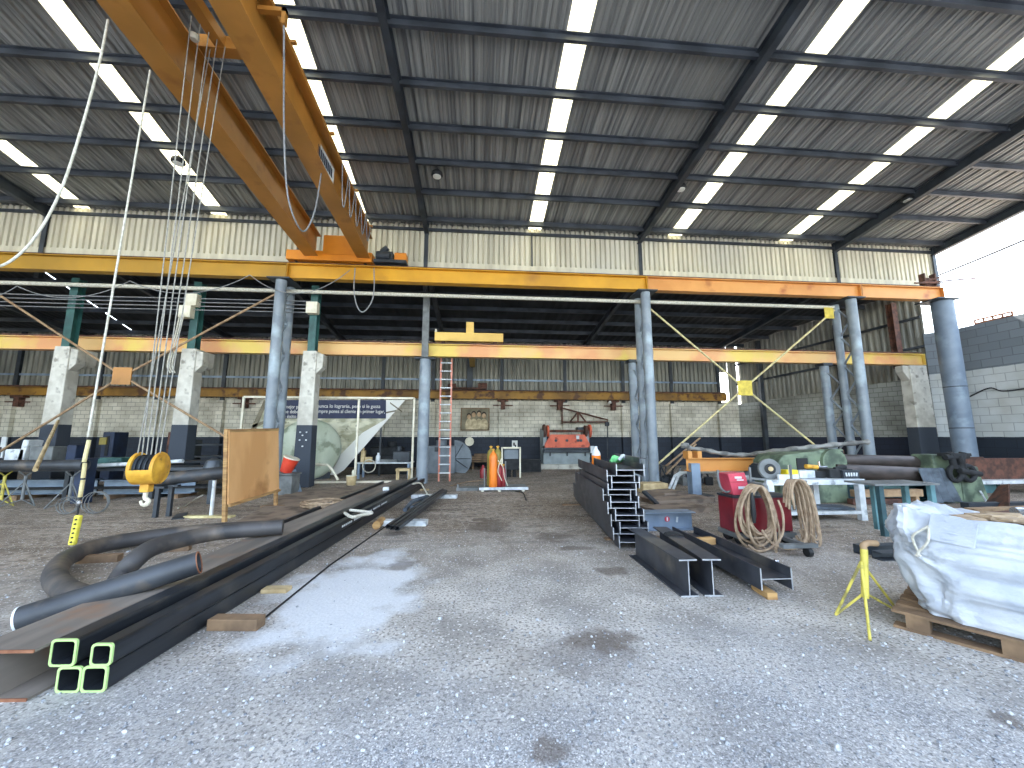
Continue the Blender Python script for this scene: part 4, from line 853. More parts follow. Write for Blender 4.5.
c = PY(390, 461, YW+.3); mb = MB(); mb.bx(c.x-.35, c.x+.3, c.y-.15, c.y+.15, zt2, zt2+.1); tag(mb.build('parts_tray', 'mesh_grey', bevel=.01), 'grey tray lying on the middle of the low bench', 'tray')
c = PY(404, 459, YW+.4); mb = MB(); mb.bx(c.x-.4, c.x+.25, c.y-.2, c.y+.2, zt2, zt2+.4); mb.cyl((c.x-.2, c.y, zt2+.4), (c.x-.2, c.y, zt2+.6), .1, 12); tag(mb.build('grey_machine', 'dark_steel', bevel=.03), 'dark grey machine at the right end of the low bench', 'machine')
a = PY(356, 460, 17.6); b = PY(412, 449, 17.6); mb = MB(); mb.bx(a.x, b.x, 17.4, 18.2, 0, .8); mb.bx(a.x+.6, b.x-.4, 17.5, 18.1, .8, 1.15); mb.cyl((b.x-.9, 17.8, 1.15), (b.x-.9, 17.8, 1.4), .2, 14); tag(mb.build('dark_machine', 'dark_stuff', bevel=.04), 'dark machine standing behind the low bench', 'machine')
c = G(403, 483); t = thing('stool', 'small pale stool in front of the low bench', 'stool', c)
mb = MB(); mb.bx(c.x-.24, c.x+.24, c.y-.15, c.y+.25, .42, .5); mb.build('seat', 'wood_pale', t)
for dx in (-.2, .2):
    for dy in (-.1, .2): mb = MB(); mb.bx(c.x+dx-.025, c.x+dx+.025, c.y+dy-.025, c.y+dy+.025, 0, .42); mb.build('leg', 'wood_pale', t)
c = G(351, 485); t = thing('bucket', 'cream bucket at the foot of the frame with a small bottle on it', 'bucket', c)
mb = MB(); mb.lathe([(0, 0), (.14, 0), (.17, .3), (.16, .3), (.13, .02), (0, .02)], c, n=20); mb.build('body', 'wood_pale', t, smooth=True)
mb = MB(); mb.lathe([(0, .3), (.17, .3), (.175, .32), (0, .33)], c, n=20); mb.build('lid', 'cream_paint', t)
mb = MB(); mb.lathe([(0, .331), (.05, .331), (.05, .45), (.025, .5), (0, .5)], c+Vector((.06, 0, 0)), n=12); tag(mb.build('small_bottle', 'cream_paint', smooth=True), 'small cream bottle on the bucket lid', 'bottle')
# grey blower
YG = 17.6; a = PY(426, 470, YG); b = PY(451, 446, YG)
t = thing('blower_cabinet', 'grey steel blower with box body behind the blue column and ladder', 'machine', ((a.x+b.x)/2, YG, 0))
mb = MB(); mb.bx(a.x, b.x+.2, YG, YG+1.0, 0, b.z); mb.build('box_body', 'grey_machine', t, bevel=.02)
mb = MB(); mb.cyl((a.x+.6, YG+.5, b.z), (a.x+.6, YG+.5, b.z+.25), .25, 20); mb.build('top_cap', 'grey_machine', t)
mb = MB(); mb.bx(a.x+1.0, a.x+1.03, YG-.015, YG, .1, b.z-.1); mb.bx(a.x+.35, a.x+.6, YG-.03, YG, .95, 1.15); mb.build('door_seam', 'dark_steel', t)
c = PY(454, 459, YG); R0 = 18*YG/386.
mb = MB(); pts = [(c.x, YG+.1, .05)]+[(c.x+R0*.95*math.cos(math.radians(k)), YG+.1, c.z+R0*math.sin(math.radians(k))) for k in range(-52, 91, 8)]+[(c.x, YG+.1, c.z+R0)]
mb.poly(pts, (0, .55, 0)); mb.build('half_drum', 'grey_machine', t)
mb = MB()
for k in (60, 0, -35): mb.cyl((c.x, YG+.09, c.z), (c.x+R0*.9*math.cos(math.radians(k)), YG+.09, c.z+R0*.9*math.sin(math.radians(k))), .02, 6)
mb.build('rib', 'dark_steel', t)
# ladder
t = thing('ladder', 'tall orange and white ladder leaning on the mid height beam', 'ladder', (PY(443, 470, 14.6).x, 14.6, 0))
lx0 = PY(438.5, 484, 14.5).x; lx1 = PY(449.5, 484, 14.5).x; l0, l1 = 14.55, 14.3; lz = 5.15
for x in (lx0, lx1): mb = MB(); mb.sweep([(-.03, -.04), (.03, -.04), (.03, .04), (-.03, .04)], (x, l0, 0), (x, l1, lz), (0, 1, 0)); mb.build('rail', 'ladder_pink', t)
for k in range(16):
    z = .3+.31*k; y = l0+(l1-l0)*z/lz; mb = MB(); mb.cyl((lx0, y-.05, z), (lx1, y-.05, z), .024, 8); mb.build('rung', 'white_paint', t)
# framed picture
yp = YB-.06; a = PY(461, 430, yp); b = PY(489, 408.5, yp)
t = thing('wall_picture', 'framed portrait of a group of people on the white brick wall', 'picture', ((a.x+b.x)/2, yp, a.z))
mb = MB(); mb.bx(a.x, b.x, yp, yp+.05, a.z, b.z); mb.build('backing', 'pic_dark', t)
mb = MB()
for (x0, x1, z0, z1) in ((a.x-.03, b.x+.03, a.z-.03, a.z+.02), (a.x-.03, b.x+.03, b.z-.02, b.z+.03), (a.x-.03, a.x+.02, a.z, b.z), (b.x-.02, b.x+.03, a.z, b.z)): mb.bx(x0, x1, yp-.03, yp+.02, z0, z1)
mb.build('frame', 'wood_pallet', t)
W_ = b.x-a.x; H_ = b.z-a.z
def fig(nm, mt, cx, cz, rx, rz, yy):
    mb = MB(); mb.poly([(a.x+W_*(cx+rx*math.cos(k/20*6.283)), yp-yy, a.z+H_*max(.03, cz+rz*math.sin(k/20*6.283))) for k in range(20)], (0, .008, 0)); mb.build(nm, mt, t)
for i, (cx, cz) in enumerate(((.28, .62), (.45, .72), (.64, .74), (.82, .68))):
    fig('figure_body', 'pic_cream', cx, .2, .13+.02*(i % 2), .33, .01+.003*i); fig('figure_hair', 'pic_hair', cx, cz+.03, .088, .14, .022+.001*i); fig('figure_head', 'pic_skin', cx, cz-.02, .07, .11, .03+.001*i)
c = PY(469.5, 441.5, YB-.1); mb = MB(); mb.lathe([(.1, 0), (.24, 0), (.24, .1), (.1, .1)], c, (0, -1, 0), 24); tag(mb.build('hose_reel', 'cream_paint'), 'small round cream reel on the dark part of the back wall', 'reel')
a = PY(512, 448.5, YB-.05); b = PY(517.5, 440.5, YB-.05); t = thing('wall_notice', 'small white notice with dark marks on the dark dado', 'sign', ((a.x+b.x)/2, YB-.05, a.z))
mb = MB(); mb.bx(a.x, b.x, YB-.05, YB-.01, a.z, b.z); mb.build('sheet', 'banner_white', t)
mb = MB(); m_ = (a.x+b.x)/2; mb.bx(m_-.08, m_+.0, YB-.06, YB-.05, a.z+.15, a.z+.32); mb.bx(m_+.0, m_+.07, YB-.06, YB-.05, a.z+.05, a.z+.2); mb.build('mark', 'cable_black', t)
# pile of boards at the back
for k in range(4):
    mb = MB(); a = PY(468+k*2, 466, 20.); b = PY(493-k, 466, 20.); mb.bx(a.x, b.x, 19.6+.1*k, 20.7, .35+.1*k, .43+.1*k)
    if k == 0: mb.bx(a.x+.2, a.x+.3, 19.8, 20.6, 0, .35); mb.bx(b.x-.3, b.x-.2, 19.8, 20.6, 0, .35)
    tag(mb.build('stacked_board', 'wood_pallet'), 'brown board in the pile left of the gas cylinders, %s' % ('lowest', 'second from the bottom', 'third from the bottom', 'topmost')[k], 'board', 'boards piled at the back wall')
# cylinder trolley
ct = G(488, 491); 
t = thing('cylinder_platform', 'flat steel platform on the ground carrying the gas cylinders', 'platform', ct)
p0 = G(479, 492); p1 = G(527, 490)
mb = MB(); mb.bx(p0.x, p1.x, p0.y, p0.y+.9, .07, .11); mb.build('deck', 'mesh_grey', t)
mb = MB(); mb.bx(p0.x, p1.x, p0.y-.03, p0.y, .05, .13); mb.build('front_edge', 'white_paint', t)
for x in (p0.x+.6, p1.x-.15, p0.x+.1): mb = MB(); mb.bx(x-.04, x+.04, p0.y, p0.y+.8, 0, .07); mb.build('foot', 'cream_paint', t)
for u in (484.5, 505.5):
    q = PY(u, 480, p0.y+.3); mb = MB(); mb.cyl((q.x, q.y, .11), (q.x, q.y, .11+(.75 if u > 500 else .55)), .025, 8); mb.build('stanchion', 'mesh_grey', t)
def cylinder(lab, u, y, h, r, mt):
    q = PY(u, 480, y); c = Vector((q.x, y, .11)); t = thing('gas_cylinder', lab, 'gas cylinder', c)
    mb = MB(); mb.lathe([(0, 0), (r*.95, 0), (r, .03), (r, h*.84), (r*.8, h*.92), (r*.35, h*.97), (r*.3, h), (0, h)], c, n=24); bd = mb.build('body', mt, t, smooth=True)
    mb = MB(); mb.cyl(c+Vector((0, 0, h)), c+Vector((0, 0, h+.07)), .03, 10); mb.cyl(c+Vector((-.05, 0, h+.04)), c+Vector((.05, 0, h+.04)), .015, 8); mb.build('valve', 'hook_yellow', bd)
yc = p0.y+.25
cylinder('tall bright orange gas cylinder at the front of the group', 493.2, yc, 1.06, .125, 'cyl_orange')
cylinder('tall olive yellow gas cylinder behind the orange one, on its left', 490.8, yc+.35, 1.14, .12, 'cyl_olive')
cylinder('tall olive yellow gas cylinder behind the orange one, on its right', 497.5, yc+.45, 1.14, .12, 'cyl_olive')
cylinder('dark red gas cylinder next to the orange one', 499.2, yc+.05, .66, .1, 'cyl_red')
cylinder('dark red gas cylinder at the right end of the group', 503.2, yc+.1, .6, .1, 'cyl_red')
mb = MB(); q = PY(501, 470, yc); mb.tube(spline([(q.x-.1, yc-.1, .9), (q.x+.05, yc-.12, .7), (q.x+.1, yc-.12, .4), (q.x+.2, yc-.1, .15)]), .012, 6); mb.tube(spline([(q.x, yc-.1, .95), (q.x-.1, yc-.14, .6), (q.x+.02, yc-.12, .3)]), .012, 6); tag(mb.build('gas_hose', 'cream_paint'), 'thin pale hose hanging in front of the dark red cylinders', 'hose')
c = G(483, 478); mb = MB(); mb.lathe([(0, 0), (.12, 0), (.13, .3), (.06, .42), (.04, .5), (0, .5)], c, n=18); tag(mb.build('fire_extinguisher', 'cyl_red', smooth=True), 'small red extinguisher on the ground left of the gas cylinders', 'extinguisher')
c = G(468, 491); mb = MB(); mb.bx(c.x-.35, c.x+.3, c.y, c.y+.4, .0, .09); mb.bx(c.x-.33, c.x-.28, c.y, c.y+.05, .09, .2); tag(mb.build('steel_plate', 'mesh_grey'), 'low grey plate on the ground left of the cylinder platform', 'plate')
mb = MB(); mb.tube(spline([G(450, 486, .01), G(458, 484, .01), G(466, 482, .01), G(476, 481, .01), G(484, 480, .01)]), .015, 6); tag(mb.build('orange_hose', 'rod_tan'), 'tan hose on the ground left of the cylinder platform', 'hose')
mb = MB(); mb.tube(spline([G(515, 491, .02), G(523, 493, .02), G(526, 500, .02)]), .015, 6); tag(mb.build('black_cable', 'cable_black'), 'short black cable trailing off the cylinder platform', 'cable')
# grey cage / tank beyond
YC = 15.6; a = PY(502, 470, YC); b = PY(520, 447, YC)
t = thing('parts_bin', 'grey box bin in a cream frame behind the gas cylinders', 'bin', ((a.x+b.x)/2, YC, 0))
mb = MB(); 
for x in (a.x, b.x): mb.bx(x-.03, x+.03, YC-.05, YC, 0, b.z)
mb.bx(a.x, b.x, YC-.05, YC, b.z-.06, b.z); mb.build('frame', 'cream_paint', t)
mb = MB(); mb.bx(a.x+.08, b.x-.05, YC+.05, YC+.7, .72, b.z-.1); mb.build('bin_body', 'grey_machine', t, bevel=.02)
mb = MB(); mb.bx(a.x+.1, b.x-.05, YC+.05, YC+.65, .3, .72); mb.cyl((a.x+.3, YC+.3, .0), (a.x+.3, YC+.3, .3), .08, 10); mb.cyl((b.x-.2, YC+.3, 0), (b.x-.2, YC+.3, .3), .08, 10); mb.build('underframe', 'dark_stuff', t)
mb = MB(); mb.cyl(PY(521, 461, 18), PY(541, 461, 18), .03, 8); mb.bx(PY(521, 461, 18).x, PY(541, 461, 18).x, 18, 18.6, 0, .55); tag(mb.build('low_cabinet', 'dark_stuff'), 'low dark bench with pale rail between the grey bin and the orange press', 'bench')
# press brake
YPk = 19.6
def pz(v): return PY(568, v, YPk).z
def px(u): return PY(u, 450, YPk).x
t = thing('press_brake', 'orange and grey press brake on a concrete plinth by the back wall', 'press', (px(568), YPk+.5, 0))
mb = MB(); mb.bx(px(539), px(594), YPk-.3, YPk+1.2, 0, .24); mb.build('plinth', 'concrete', t, bevel=.02)
mb = MB(); mb.poly([(px(545), YPk, pz(449)), (px(545), YPk, pz(444)), (px(551), YPk, pz(434.5)), (px(585), YPk, pz(434.5)), (px(590), YPk, pz(444)), (px(590), YPk, pz(449))], (0, .12, 0)); ub = mb.build('upper_beam', 'press_orange', t)
mb = MB(); mb.poly([(px(544), YPk+.02, pz(465)), (px(544), YPk+.02, pz(452)), (px(590), YPk+.02, pz(452)), (px(590), YPk+.02, pz(457)), (px(586), YPk+.02, pz(465.5)), (px(551), YPk+.02, pz(465.5))], (0, .12, 0)); lb = mb.build('lower_bed', 'press_grey', t)
mb = MB(); mb.bx(px(543), px(591), YPk-.15, YPk+.15, pz(452.5), pz(450)); mb.bx(px(543), px(591), YPk-.05, YPk+.1, pz(449.5), pz(447.5)); mb.build('die_rail', 'dark_steel', t)
for s, (u0, u1) in enumerate(((543.5, 547), (586.5, 590))):
    mb = MB(); mb.poly([(px(u0), YPk+.1, .24), (px(u0), YPk+1.1, .24), (px(u0), YPk+1.1, pz(428)), (px(u0), YPk+.1, pz(431)), (px(u0), YPk+.1, pz(446)), (px(u0), YPk+.5, pz(448)), (px(u0), YPk+.5, pz(453)), (px(u0), YPk+.1, pz(455))], (px(u1)-px(u0), 0, 0)); mb.build('side_frame', 'press_grey' if s else 'press_grey', t)
for u in (544, 547.5, 586, 590):
    mb = MB(); mb.lathe([(0, 0), (.34 if u in (544, 590) else .3, 0), (.34 if u in (544, 590) else .3, .1), (.1, .12), (0, .12)], (px(u), YPk+.2, pz(431)), (1, 0, 0), 28); mb.build('flywheel', 'rust_red' if u in (544, 586) else 'press_orange', t, smooth=True)
mb = MB(); mb.cyl((px(544), YPk+.3, pz(431)), (px(592), YPk+.3, pz(431)), .07, 12); mb.build('shaft', 'rust_red', t)
for u in (556, 567, 578, 581): mb = MB(); mb.cyl((px(u), YPk, pz(440.5)), (px(u), YPk-.05, pz(440.5)), .07, 12); mb.build('bolt', 'dark_steel', ub)
for u in (550, 567, 585): mb = MB(); mb.bx(px(u)-.03, px(u)+.03, YPk-.06, YPk+.02, pz(456), pz(452)); mb.build('bracket', 'dark_steel', lb)
mb = MB(); mb.bx(px(576.5), px(579.5), YPk-.02, YPk, pz(439), pz(435.5)); mb.bx(px(589), px(592.5), YPk-.3, YPk-.1, pz(453), pz(446)); mb.build('notice_plate', 'white_paint', t)
mb = MB(); mb.bx(px(580), px(586), YPk+.3, YPk+.8, pz(430), pz(427)); mb.build('top_motor', 'dark_steel', t)
# jib frame on the wall
yj = YB-.35; t = thing('wall_jib', 'triangular steel jib frame on the wall above the press', 'jib', (PY(562, 422, yj).x, yj, PY(562, 422, yj).z))
def jp(u, v): return PY(u, v, yj)
for (p, q) in (((562, 405), (562, 424)), ((562, 422), (608, 422)), ((562, 408), (608, 420)), ((578, 412), (570, 422)), ((578, 412), (586, 422)), ((578, 412), (578, 422)), ((562, 405), (563, 401))):
    mb = MB(); mb.cyl(jp(*p), jp(*q), .045, 8); mb.build('strut', 'rust_red', t)
mb = MB(); mb.cyl(jp(607, 422), jp(607, 426), .12, 12); mb.cyl(jp(607.5, 426), jp(607.5, 458), .03, 6); mb.build('hoist_chain', 'dark_steel', t)
for k, (u, yj2) in enumerate(((503, YB-.3), (614, YB-.3), (560, YB-.3), (243, YB-.3), (15, YB-.3))):
    q = PY(u, 404, yj2); mb = MB(); mb.bx(q.x-.12, q.x+.12, yj2, YB, 3.1, 3.55); mb.bx(q.x-.55, q.x+.55, yj2+.05, yj2+.12, 3.3, 3.36); mb.bx(q.x-.3, q.x+.3, yj2, YB, 3.55, 3.66)
    tag(mb.build('rail_bracket', 'rust_red'), 'rusty bracket under the far runway beam, '+('right of the wall picture', 'right of the jib frame', 'at the left end of the jib frame', 'above the left edge of the banner frame', 'above the far left pilaster')[k], 'bracket', 'brackets under the far runway')
mb = MB(); q = PY(610, 404, YB-.5); mb.lathe([(0, 0), (.09, .03), (.1, .1), (.05, .17), (0, .18)], q, n=14); tag(mb.build('wall_lamp', 'light_lens', smooth=True), 'small white lamp at the top of the back wall beside the jib', 'lamp')
mb = MB()
for (u0, u1, r) in ((448, 456, .12), (478, 487, .16)): mb.cyl(PY(u0, 388, 21.15)+Vector((0, 0, .12)), PY(u1, 388, 21.15)+Vector((0, 0, .12)), r, 12)
mb.bx(PY(446, 388, 21.).x, PY(487, 388, 21.).x, 21.0, 21.3, 4.2, 4.28); tag(mb.build('rail_machinery', 'rust_red'), 'rusty drive machinery sitting on the far runway beam above the picture', 'machine')
mb = MB(); mb.bx(PY(470, 388, 21.).x-.18, PY(470, 388, 21.).x+.14, 21.05, 21.25, 4.3, 7.0); tag(mb.build('steel_post', 'dark_steel'), 'dark steel post rising from the far runway above the picture', 'post')
# thing lying behind the beams: grey pedestal
c = G(586, 497); mb = MB(); mb.bx(c.x-.2, c.x+.25, c.y-.1, c.y+.35, 0, .62); mb.cyl((c.x-.05, c.y, .62), (c.x-.05, c.y, .68), .05, 10); tag(mb.build('steel_box', 'grey_machine', bevel=.02), 'upright grey steel box at the far left of the beam stack', 'box')
# ================================================================= RIGHT: BEAM STACK
S0 = Vector((2.06, 5.66, 0)); SD = (Vector((2.67, 9.99, 0))-Vector((2.2, 5.66, 0))).normalized()
lefts = [616.5, 613.5, 619, 612.5, 614.6, 608.6, 610.6, 605.5, 607.8, 613.5, 610.6, 617.5]
names = ('lowest', 'second from the bottom', 'third from the bottom', 'fourth from the bottom', 'fifth from the bottom', 'sixth from the bottom', 'seventh from the bottom', 'eighth from the bottom', 'ninth from the bottom', 'tenth from the bottom', 'next to the top', 'topmost')
zz = .02
for k, u in enumerate(lefts):
    x = PY(u, 500, 5.66).x; y0 = 5.66+(-.06, .05, 0, .08, -.02, .04, 0, .1, -.03, .05, .12, 0)[k]; w_ = .42; 
    p0 = Vector((x+w_/2, y0, zz)); L_ = (4.4, 4.2, 4.35, 4.1, 3.6, 3.3, 3.1, 2.9, 2.7, 2.5, 2.9, 1.75)[k]; p1 = p0+SD*L_
    t = thing('steel_h_beam', 'dark steel beam lying on its side in the stack, '+names[k], 'steel beam', p0, 'beams in the stack')
    mb = MB(); mb.sweep(H_prof(w_, .172, .014, .010), p0, p1); mb.build('beam_body', 'mill_scale', t)
    mb = MB(); mb.sweep(H_prof(w_, .172, .014, .010), p0-SD*.003, p0); mb.build('cut_end', 'cut_steel', t)
    zz += .0915
ztop = zz+.08
q = PY(640, 480, 5.75)
mb = MB(); p0 = Vector((q.x+.05, 5.7, .1)); 
for k, (u, v, ln) in enumerate(((647, 470, 1.6),)):
    x = PY(u, v, 5.8).x
    p0 = Vector((x+.03, 5.95, 1.0)); t = thing('steel_channel', 'dark steel beam on the right shoulder at the top of the stack', 'steel beam', p0)
    mb = MB(); mb.sweep(C_prof(.16, .1, .012), p0+Vector((-.08, 0, .11)), p0+SD*ln+Vector((-.08, 0, .11))); mb.build('channel_body', 'mill_scale', t)
x = PY(642, 480, 6.0).x
mb = MB(); mb.sweep(I_prof(.2, .12, .012, .01), Vector((x+.1, 6.1, .0)), Vector((x+.1, 6.1, .0))+SD*3.6)
for k in range(4): mb.sweep(I_prof(.2, .12, .012, .01), Vector((x+.1, 6.1+.05*k, .2+.2*k)), Vector((x+.1, 6.1+.05*k, .2+.2*k))+SD*3.4)
mb = MB(); x = PY(625, 560, 6.3).x
for yy in (6.2, 9.3):
    mb = MB(); mb.bx(x-.35, x+.75, yy-.06, yy+.06, 0, .018); tag(mb.build('bearer_strip', 'wood_pallet'), 'thin timber strip under the beam stack, '+('near end' if yy < 7 else 'far end'), 'wood strip')
# things on top of the stack
c = PY(597, 470, 7.75); c.x -= .06
t = thing('spray_bottle', 'orange and white bottle standing on the beam stack', 'bottle', (c.x+.05, 7.75, 1.02))
mb = MB(); cx = c.x+.05; mb.lathe([(0, 0), (.08, 0), (.088, .02), (.088, .2), (.0, .2)], (cx, 7.75, 1.03), n=24); mb.build('body', 'cyl_orange', t, smooth=True)
mb = MB(); mb.lathe([(.088, .2), (.08, .26), (.04, .32), (.03, .34), (.03, .38), (0, .38)], (cx, 7.75, 1.03), n=24); mb.build('shoulder', 'white_paint', t, smooth=True)
c = PY(616, 464, 6.9); t = thing('work_gloves', 'pale green rag with white on top of the beam stack', 'rag', (c.x, 6.9, 1.13))
mb = MB()
for k in range(7): 
    an = k*.9; mb.tube(spline([(c.x-.13+.04*k, 6.8+.03*k, 1.16), (c.x-.05+.03*k, 6.85, 1.25-.01*k), (c.x+.05+.02*k, 6.95, 1.2), (c.x+.16, 6.9+.02*k, 1.16)]), .028, 8)
mb.build('cloth', 'green_thing', t, smooth=True)
mb = MB(); mb.tube(spline([(c.x+.02, 6.8, 1.19), (c.x+.1, 6.8, 1.27), (c.x+.16, 6.84, 1.2)]), .03, 8); mb.build('white_part', 'white_paint', t, smooth=True)
# two deep I beams
def deep(lab, pn, pf, h):
    t = thing('steel_i_beam', lab, 'steel beam', pn, 'deep beams in front of the stack')
    mb = MB(); mb.sweep(I_prof(h, .19, .014, .010), pn, pf); mb.build('beam_body', 'mill_scale', t)
    d = (pf-pn).normalized(); mb = MB(); mb.sweep(I_prof(h, .19, .014, .010), pn-d*.003, pn); mb.build('cut_end', 'cut_steel', t); return t
pn1 = G(690, 597); pf1 = G(629, 556)+Vector((.1, .0, 0)); pn2 = G(713, 596.5); pf2 = pn2+(pf1-pn1)*1.05+Vector((.14, 0, 0))
h1 = .36
deep('deep dark I beam standing upright in front of the stack, left of the pair', pn1, pf1, h1)
deep('deep dark I beam standing upright in front of the stack, right of the pair', pn2+Vector((.01, 0, 0)), pf2, h1)
d12 = (pf2-pn2).normalized(); c = pn2+d12*.95+Vector((0, 0, h1))
mb = MB()
for k in range(5): mb.tube([c+d12*(.03*k-.06)+Vector((.11*math.cos(a/10*6.283)*1.0, 0, .03*math.sin(a/10*6.283)+.005)) for a in range(10)], .007, 5, closed=True)
tag(mb.build('wire_tie', 'cable_black'), 'twisted black wire tie over the right deep I beam', 'wire')
# H beam lying on the right
pn = G(777.5, 590, .07); pf = G(684, 541, .07)
pf = pn+(pf-pn)*1.0; pn.z = pf.z = .07
t = thing('steel_h_beam', 'long dark beam lying on its side right of the deep I beams', 'steel beam', pn)
mb = MB(); mb.sweep(H_prof(.34, .21, .014, .010), pn, pf); mb.build('beam_body', 'mill_scale', t)
dh = (pf-pn).normalized(); mb = MB(); mb.sweep(H_prof(.34, .21, .014, .010), pn-dh*.003, pn); mb.build('cut_end', 'cut_steel', t)
t_ = pn+dh*1.25; mb = MB(); mb.box((t_.x-.02, t_.y, .07+.11+.045), (.26, .09, .085), Matrix.Rotation(.1, 3, 'Z')); tag(mb.build('wood_block', 'wood', bevel=.004), 'small square wood block resting in the beam lying on its side', 'wood block')
mb = MB(); mb.sweep([(-.05, 0), (.05, 0), (.05, .065), (-.05, .065)], G(756, 589), G(773, 600)); tag(mb.build('wood_offcut', 'wood', bevel=.004), 'split wood offcut under the near end of the beam lying on its side', 'wood')
mb = MB(); q = pf-dh*.4; mb.bx(q.x-.3, q.x+.3, q.y-.06, q.y+.06, 0, .065); tag(mb.build('wood_offcut', 'wood_pallet'), 'wood bearer under the far end of the beam lying on its side', 'wood')
# transverse beam with tags
a = G(655, 531); b = G(699, 531); t = thing('steel_i_beam', 'short grey beam lying crosswise behind the deep I beams, with red and white tags', 'steel beam', a)
yt_ = a.y+.15; mb = MB(); mb.sweep(I_prof(.3, .3, .014, .012), (a.x-.15, yt_, 0), (b.x, yt_, 0)); mb.build('beam_body', 'galv_blue', t)
c = PY(667, 519, yt_-.02); mb = MB(); mb.lathe([(0, 0), (.045, 0), (.045, .01), (0, .01)], c, (0, -1, 0), 20); o = mb.build('red_tag', 'pink_red', t); 
for v in o.data.vertices: pass
mb = MB(); mb.bx(c.x-.012, c.x+.012, c.y-.016, c.y-.01, c.z-.03, c.z+.03); mb.build('tag_mark', 'white_paint', t)
c = PY(677, 519.5, yt_-.02); mb = MB(); mb.box((c.x, c.y, c.z), (.035, .01, .09), Matrix.Rotation(.15, 3, 'Y')); mb.build('white_tag', 'white_paint', t)
# layered planks behind
for k, (u0, v0, u1, v1, h0, lab) in enumerate(((650, 513, 700, 509, .1, 'low brown plank behind the crosswise grey beam'), (648, 503, 705, 500, .1, 'brown plank in the middle of the pile behind the crosswise beam'), (655, 497, 678, 495, .14, 'farthest brown plank in the pile behind the crosswise beam'))):
    a = G(u0, v0); b = G(u1, v1); mb = MB(); mb.sweep([(-.35, 0), (.35, 0), (.35, h0), (-.35, h0)], a, b); tag(mb.build('plank', 'brown_sheet', bevel=.006), lab, 'plank', 'planks behind the crosswise beam')
c = G(657, 493.5); mb = MB(); mb.bx(c.x-.4, c.x+.35, c.y, c.y+.5, 0, .28); tag(mb.build('concrete_block', 'wood_pale', bevel=.02), 'pale concrete block at the foot of the middle column', 'concrete block')
mb = MB(); mb.sweep([(-.06, 0), (.06, 0), (.06, .05), (-.06, .05)], G(657, 505, .05), G(643, 492, .3)); tag(mb.build('steel_strip', 'dark_steel'), 'dark strip leaning on the right side of the beam stack', 'steel strip')
# white tube frame and dark scrap
yq = 11.3; t = thing('tube_frame', 'white steel tube frame with slanted legs behind the orange beam support', 'frame', (PY(700, 480, yq).x, yq, 0))
for s in (0, .45):
    mb = MB(); mb.tube([G(667+s*10, 493.5)*1, PY(675+s*8, 475.5, yq), PY(680+s*8, 472.5, yq), PY(732, 472.5, yq+s), PY(737, 476, yq+s), PY(738, 482, yq+s)], .04, 8); mb.build('tube', 'white_paint', t, smooth=True)
mb = MB(); c = G(736, 496)
rnd = random.Random(3)
for k in range(16):
    c = G(rnd.uniform(655, 675), 484); c.y = 12.7+.45*(k//4); c.x = 6.5+.42*(k % 4); sz_ = rnd.uniform(.16, .34)
    t = tag(MB().box((c.x, c.y, sz_*.4), (sz_, sz_*.7, sz_*.8), Matrix.Rotation(rnd.random()*3, 3, 'Z')).cyl((c.x, c.y, sz_*.8), (c.x+rnd.uniform(-.2, .2), c.y, sz_*.8+rnd.uniform(.1, .5)), .03, 8).build('scrap_part', rnd.choice(('dark_stuff', 'dark_steel', 'mesh_grey')), bevel=.01), 'dark scrap part in the heap right of the middle column', 'scrap', 'scrap heap right of the middle column')
for (u0, v0, u1, v1, lab) in ((672, 452, 700, 438, 'upper brown rod leaning in the scrap heap by the yellow brace'), (672, 460, 696, 444, 'lower brown rod leaning in the scrap heap by the yellow brace')):
    mb = MB(); mb.cyl(PY(u0-6, v0+14, 13.2), PY(u1, v1, 13.5), .035, 8); tag(mb.build('leaning_rod', 'rod_tan'), lab, 'rod')
# orange beam support
yo = 10.6
def oz(v): return PY(700, v, yo).z
def ox(u): return PY(u, 460, yo).x
t = thing('beam_support', 'orange steel beam on a grey upright with base plate', 'steel support', (ox(693), yo, 0))
mb = MB(); mb.sweep(I_prof(oz(458)-oz(471), .25, .02, .015), (ox(686), yo, oz(471)), (ox(757), yo, oz(471))); mb.build('beam', 'orange_paint', t)
mb = MB(); mb.bx(ox(688), ox(696.5), yo-.16, yo+.1, .02, oz(463)); mb.build('upright', 'galv_blue', t)
mb = MB(); mb.bx(ox(680), ox(705), yo-.35, yo+.35, 0, .025); mb.build('base_plate', 'dark_steel', t)
for u in (687.5, 697): mb = MB(); mb.bx(ox(u)-.05, ox(u)+.07, yo-.14, yo+.14, oz(458), oz(451)); mb.build('lug', 'orange_paint', t)
mb = MB(); mb.bx(ox(755)-.3, ox(755), yo-.1, yo+.1, 0, oz(471)); mb.build('rear_upright', 'galv_blue', t)
mb = MB(); pts = [PY(683, 446, yo), PY(690, 449, yo), PY(705, 451, yo), PY(722, 454.5, yo), PY(745, 456, yo), PY(765, 453.5, yo-.5), PY(790, 450.5, 9.5), PY(815, 448, 9.4), PY(845, 445, 9.4), PY(868, 443, 9.4)]
pts = [p+Vector((0, .0, .03)) for p in pts]; sp_ = spline(pts, 5); mb.tube(sp_, [.06+.015*math.sin(i*1.7) for i in range(len(sp_))], 10)
o = mb.build('rolled_tarp', 'tarp_grey', smooth=True); tag(o, 'long grey rolled tarpaulin draped over the orange beam and the green machine', 'tarpaulin')
mb = MB(); mb.lathe([(0, -.06), (.1, -.06), (.13, 0), (.1, .08), (0, .1)], PY(685, 446, yo), n=16); tag(mb.build('cloth_bundle', 'tarp_grey', smooth=True), 'grey cloth bundle at the left end of the rolled tarpaulin', 'cloth')
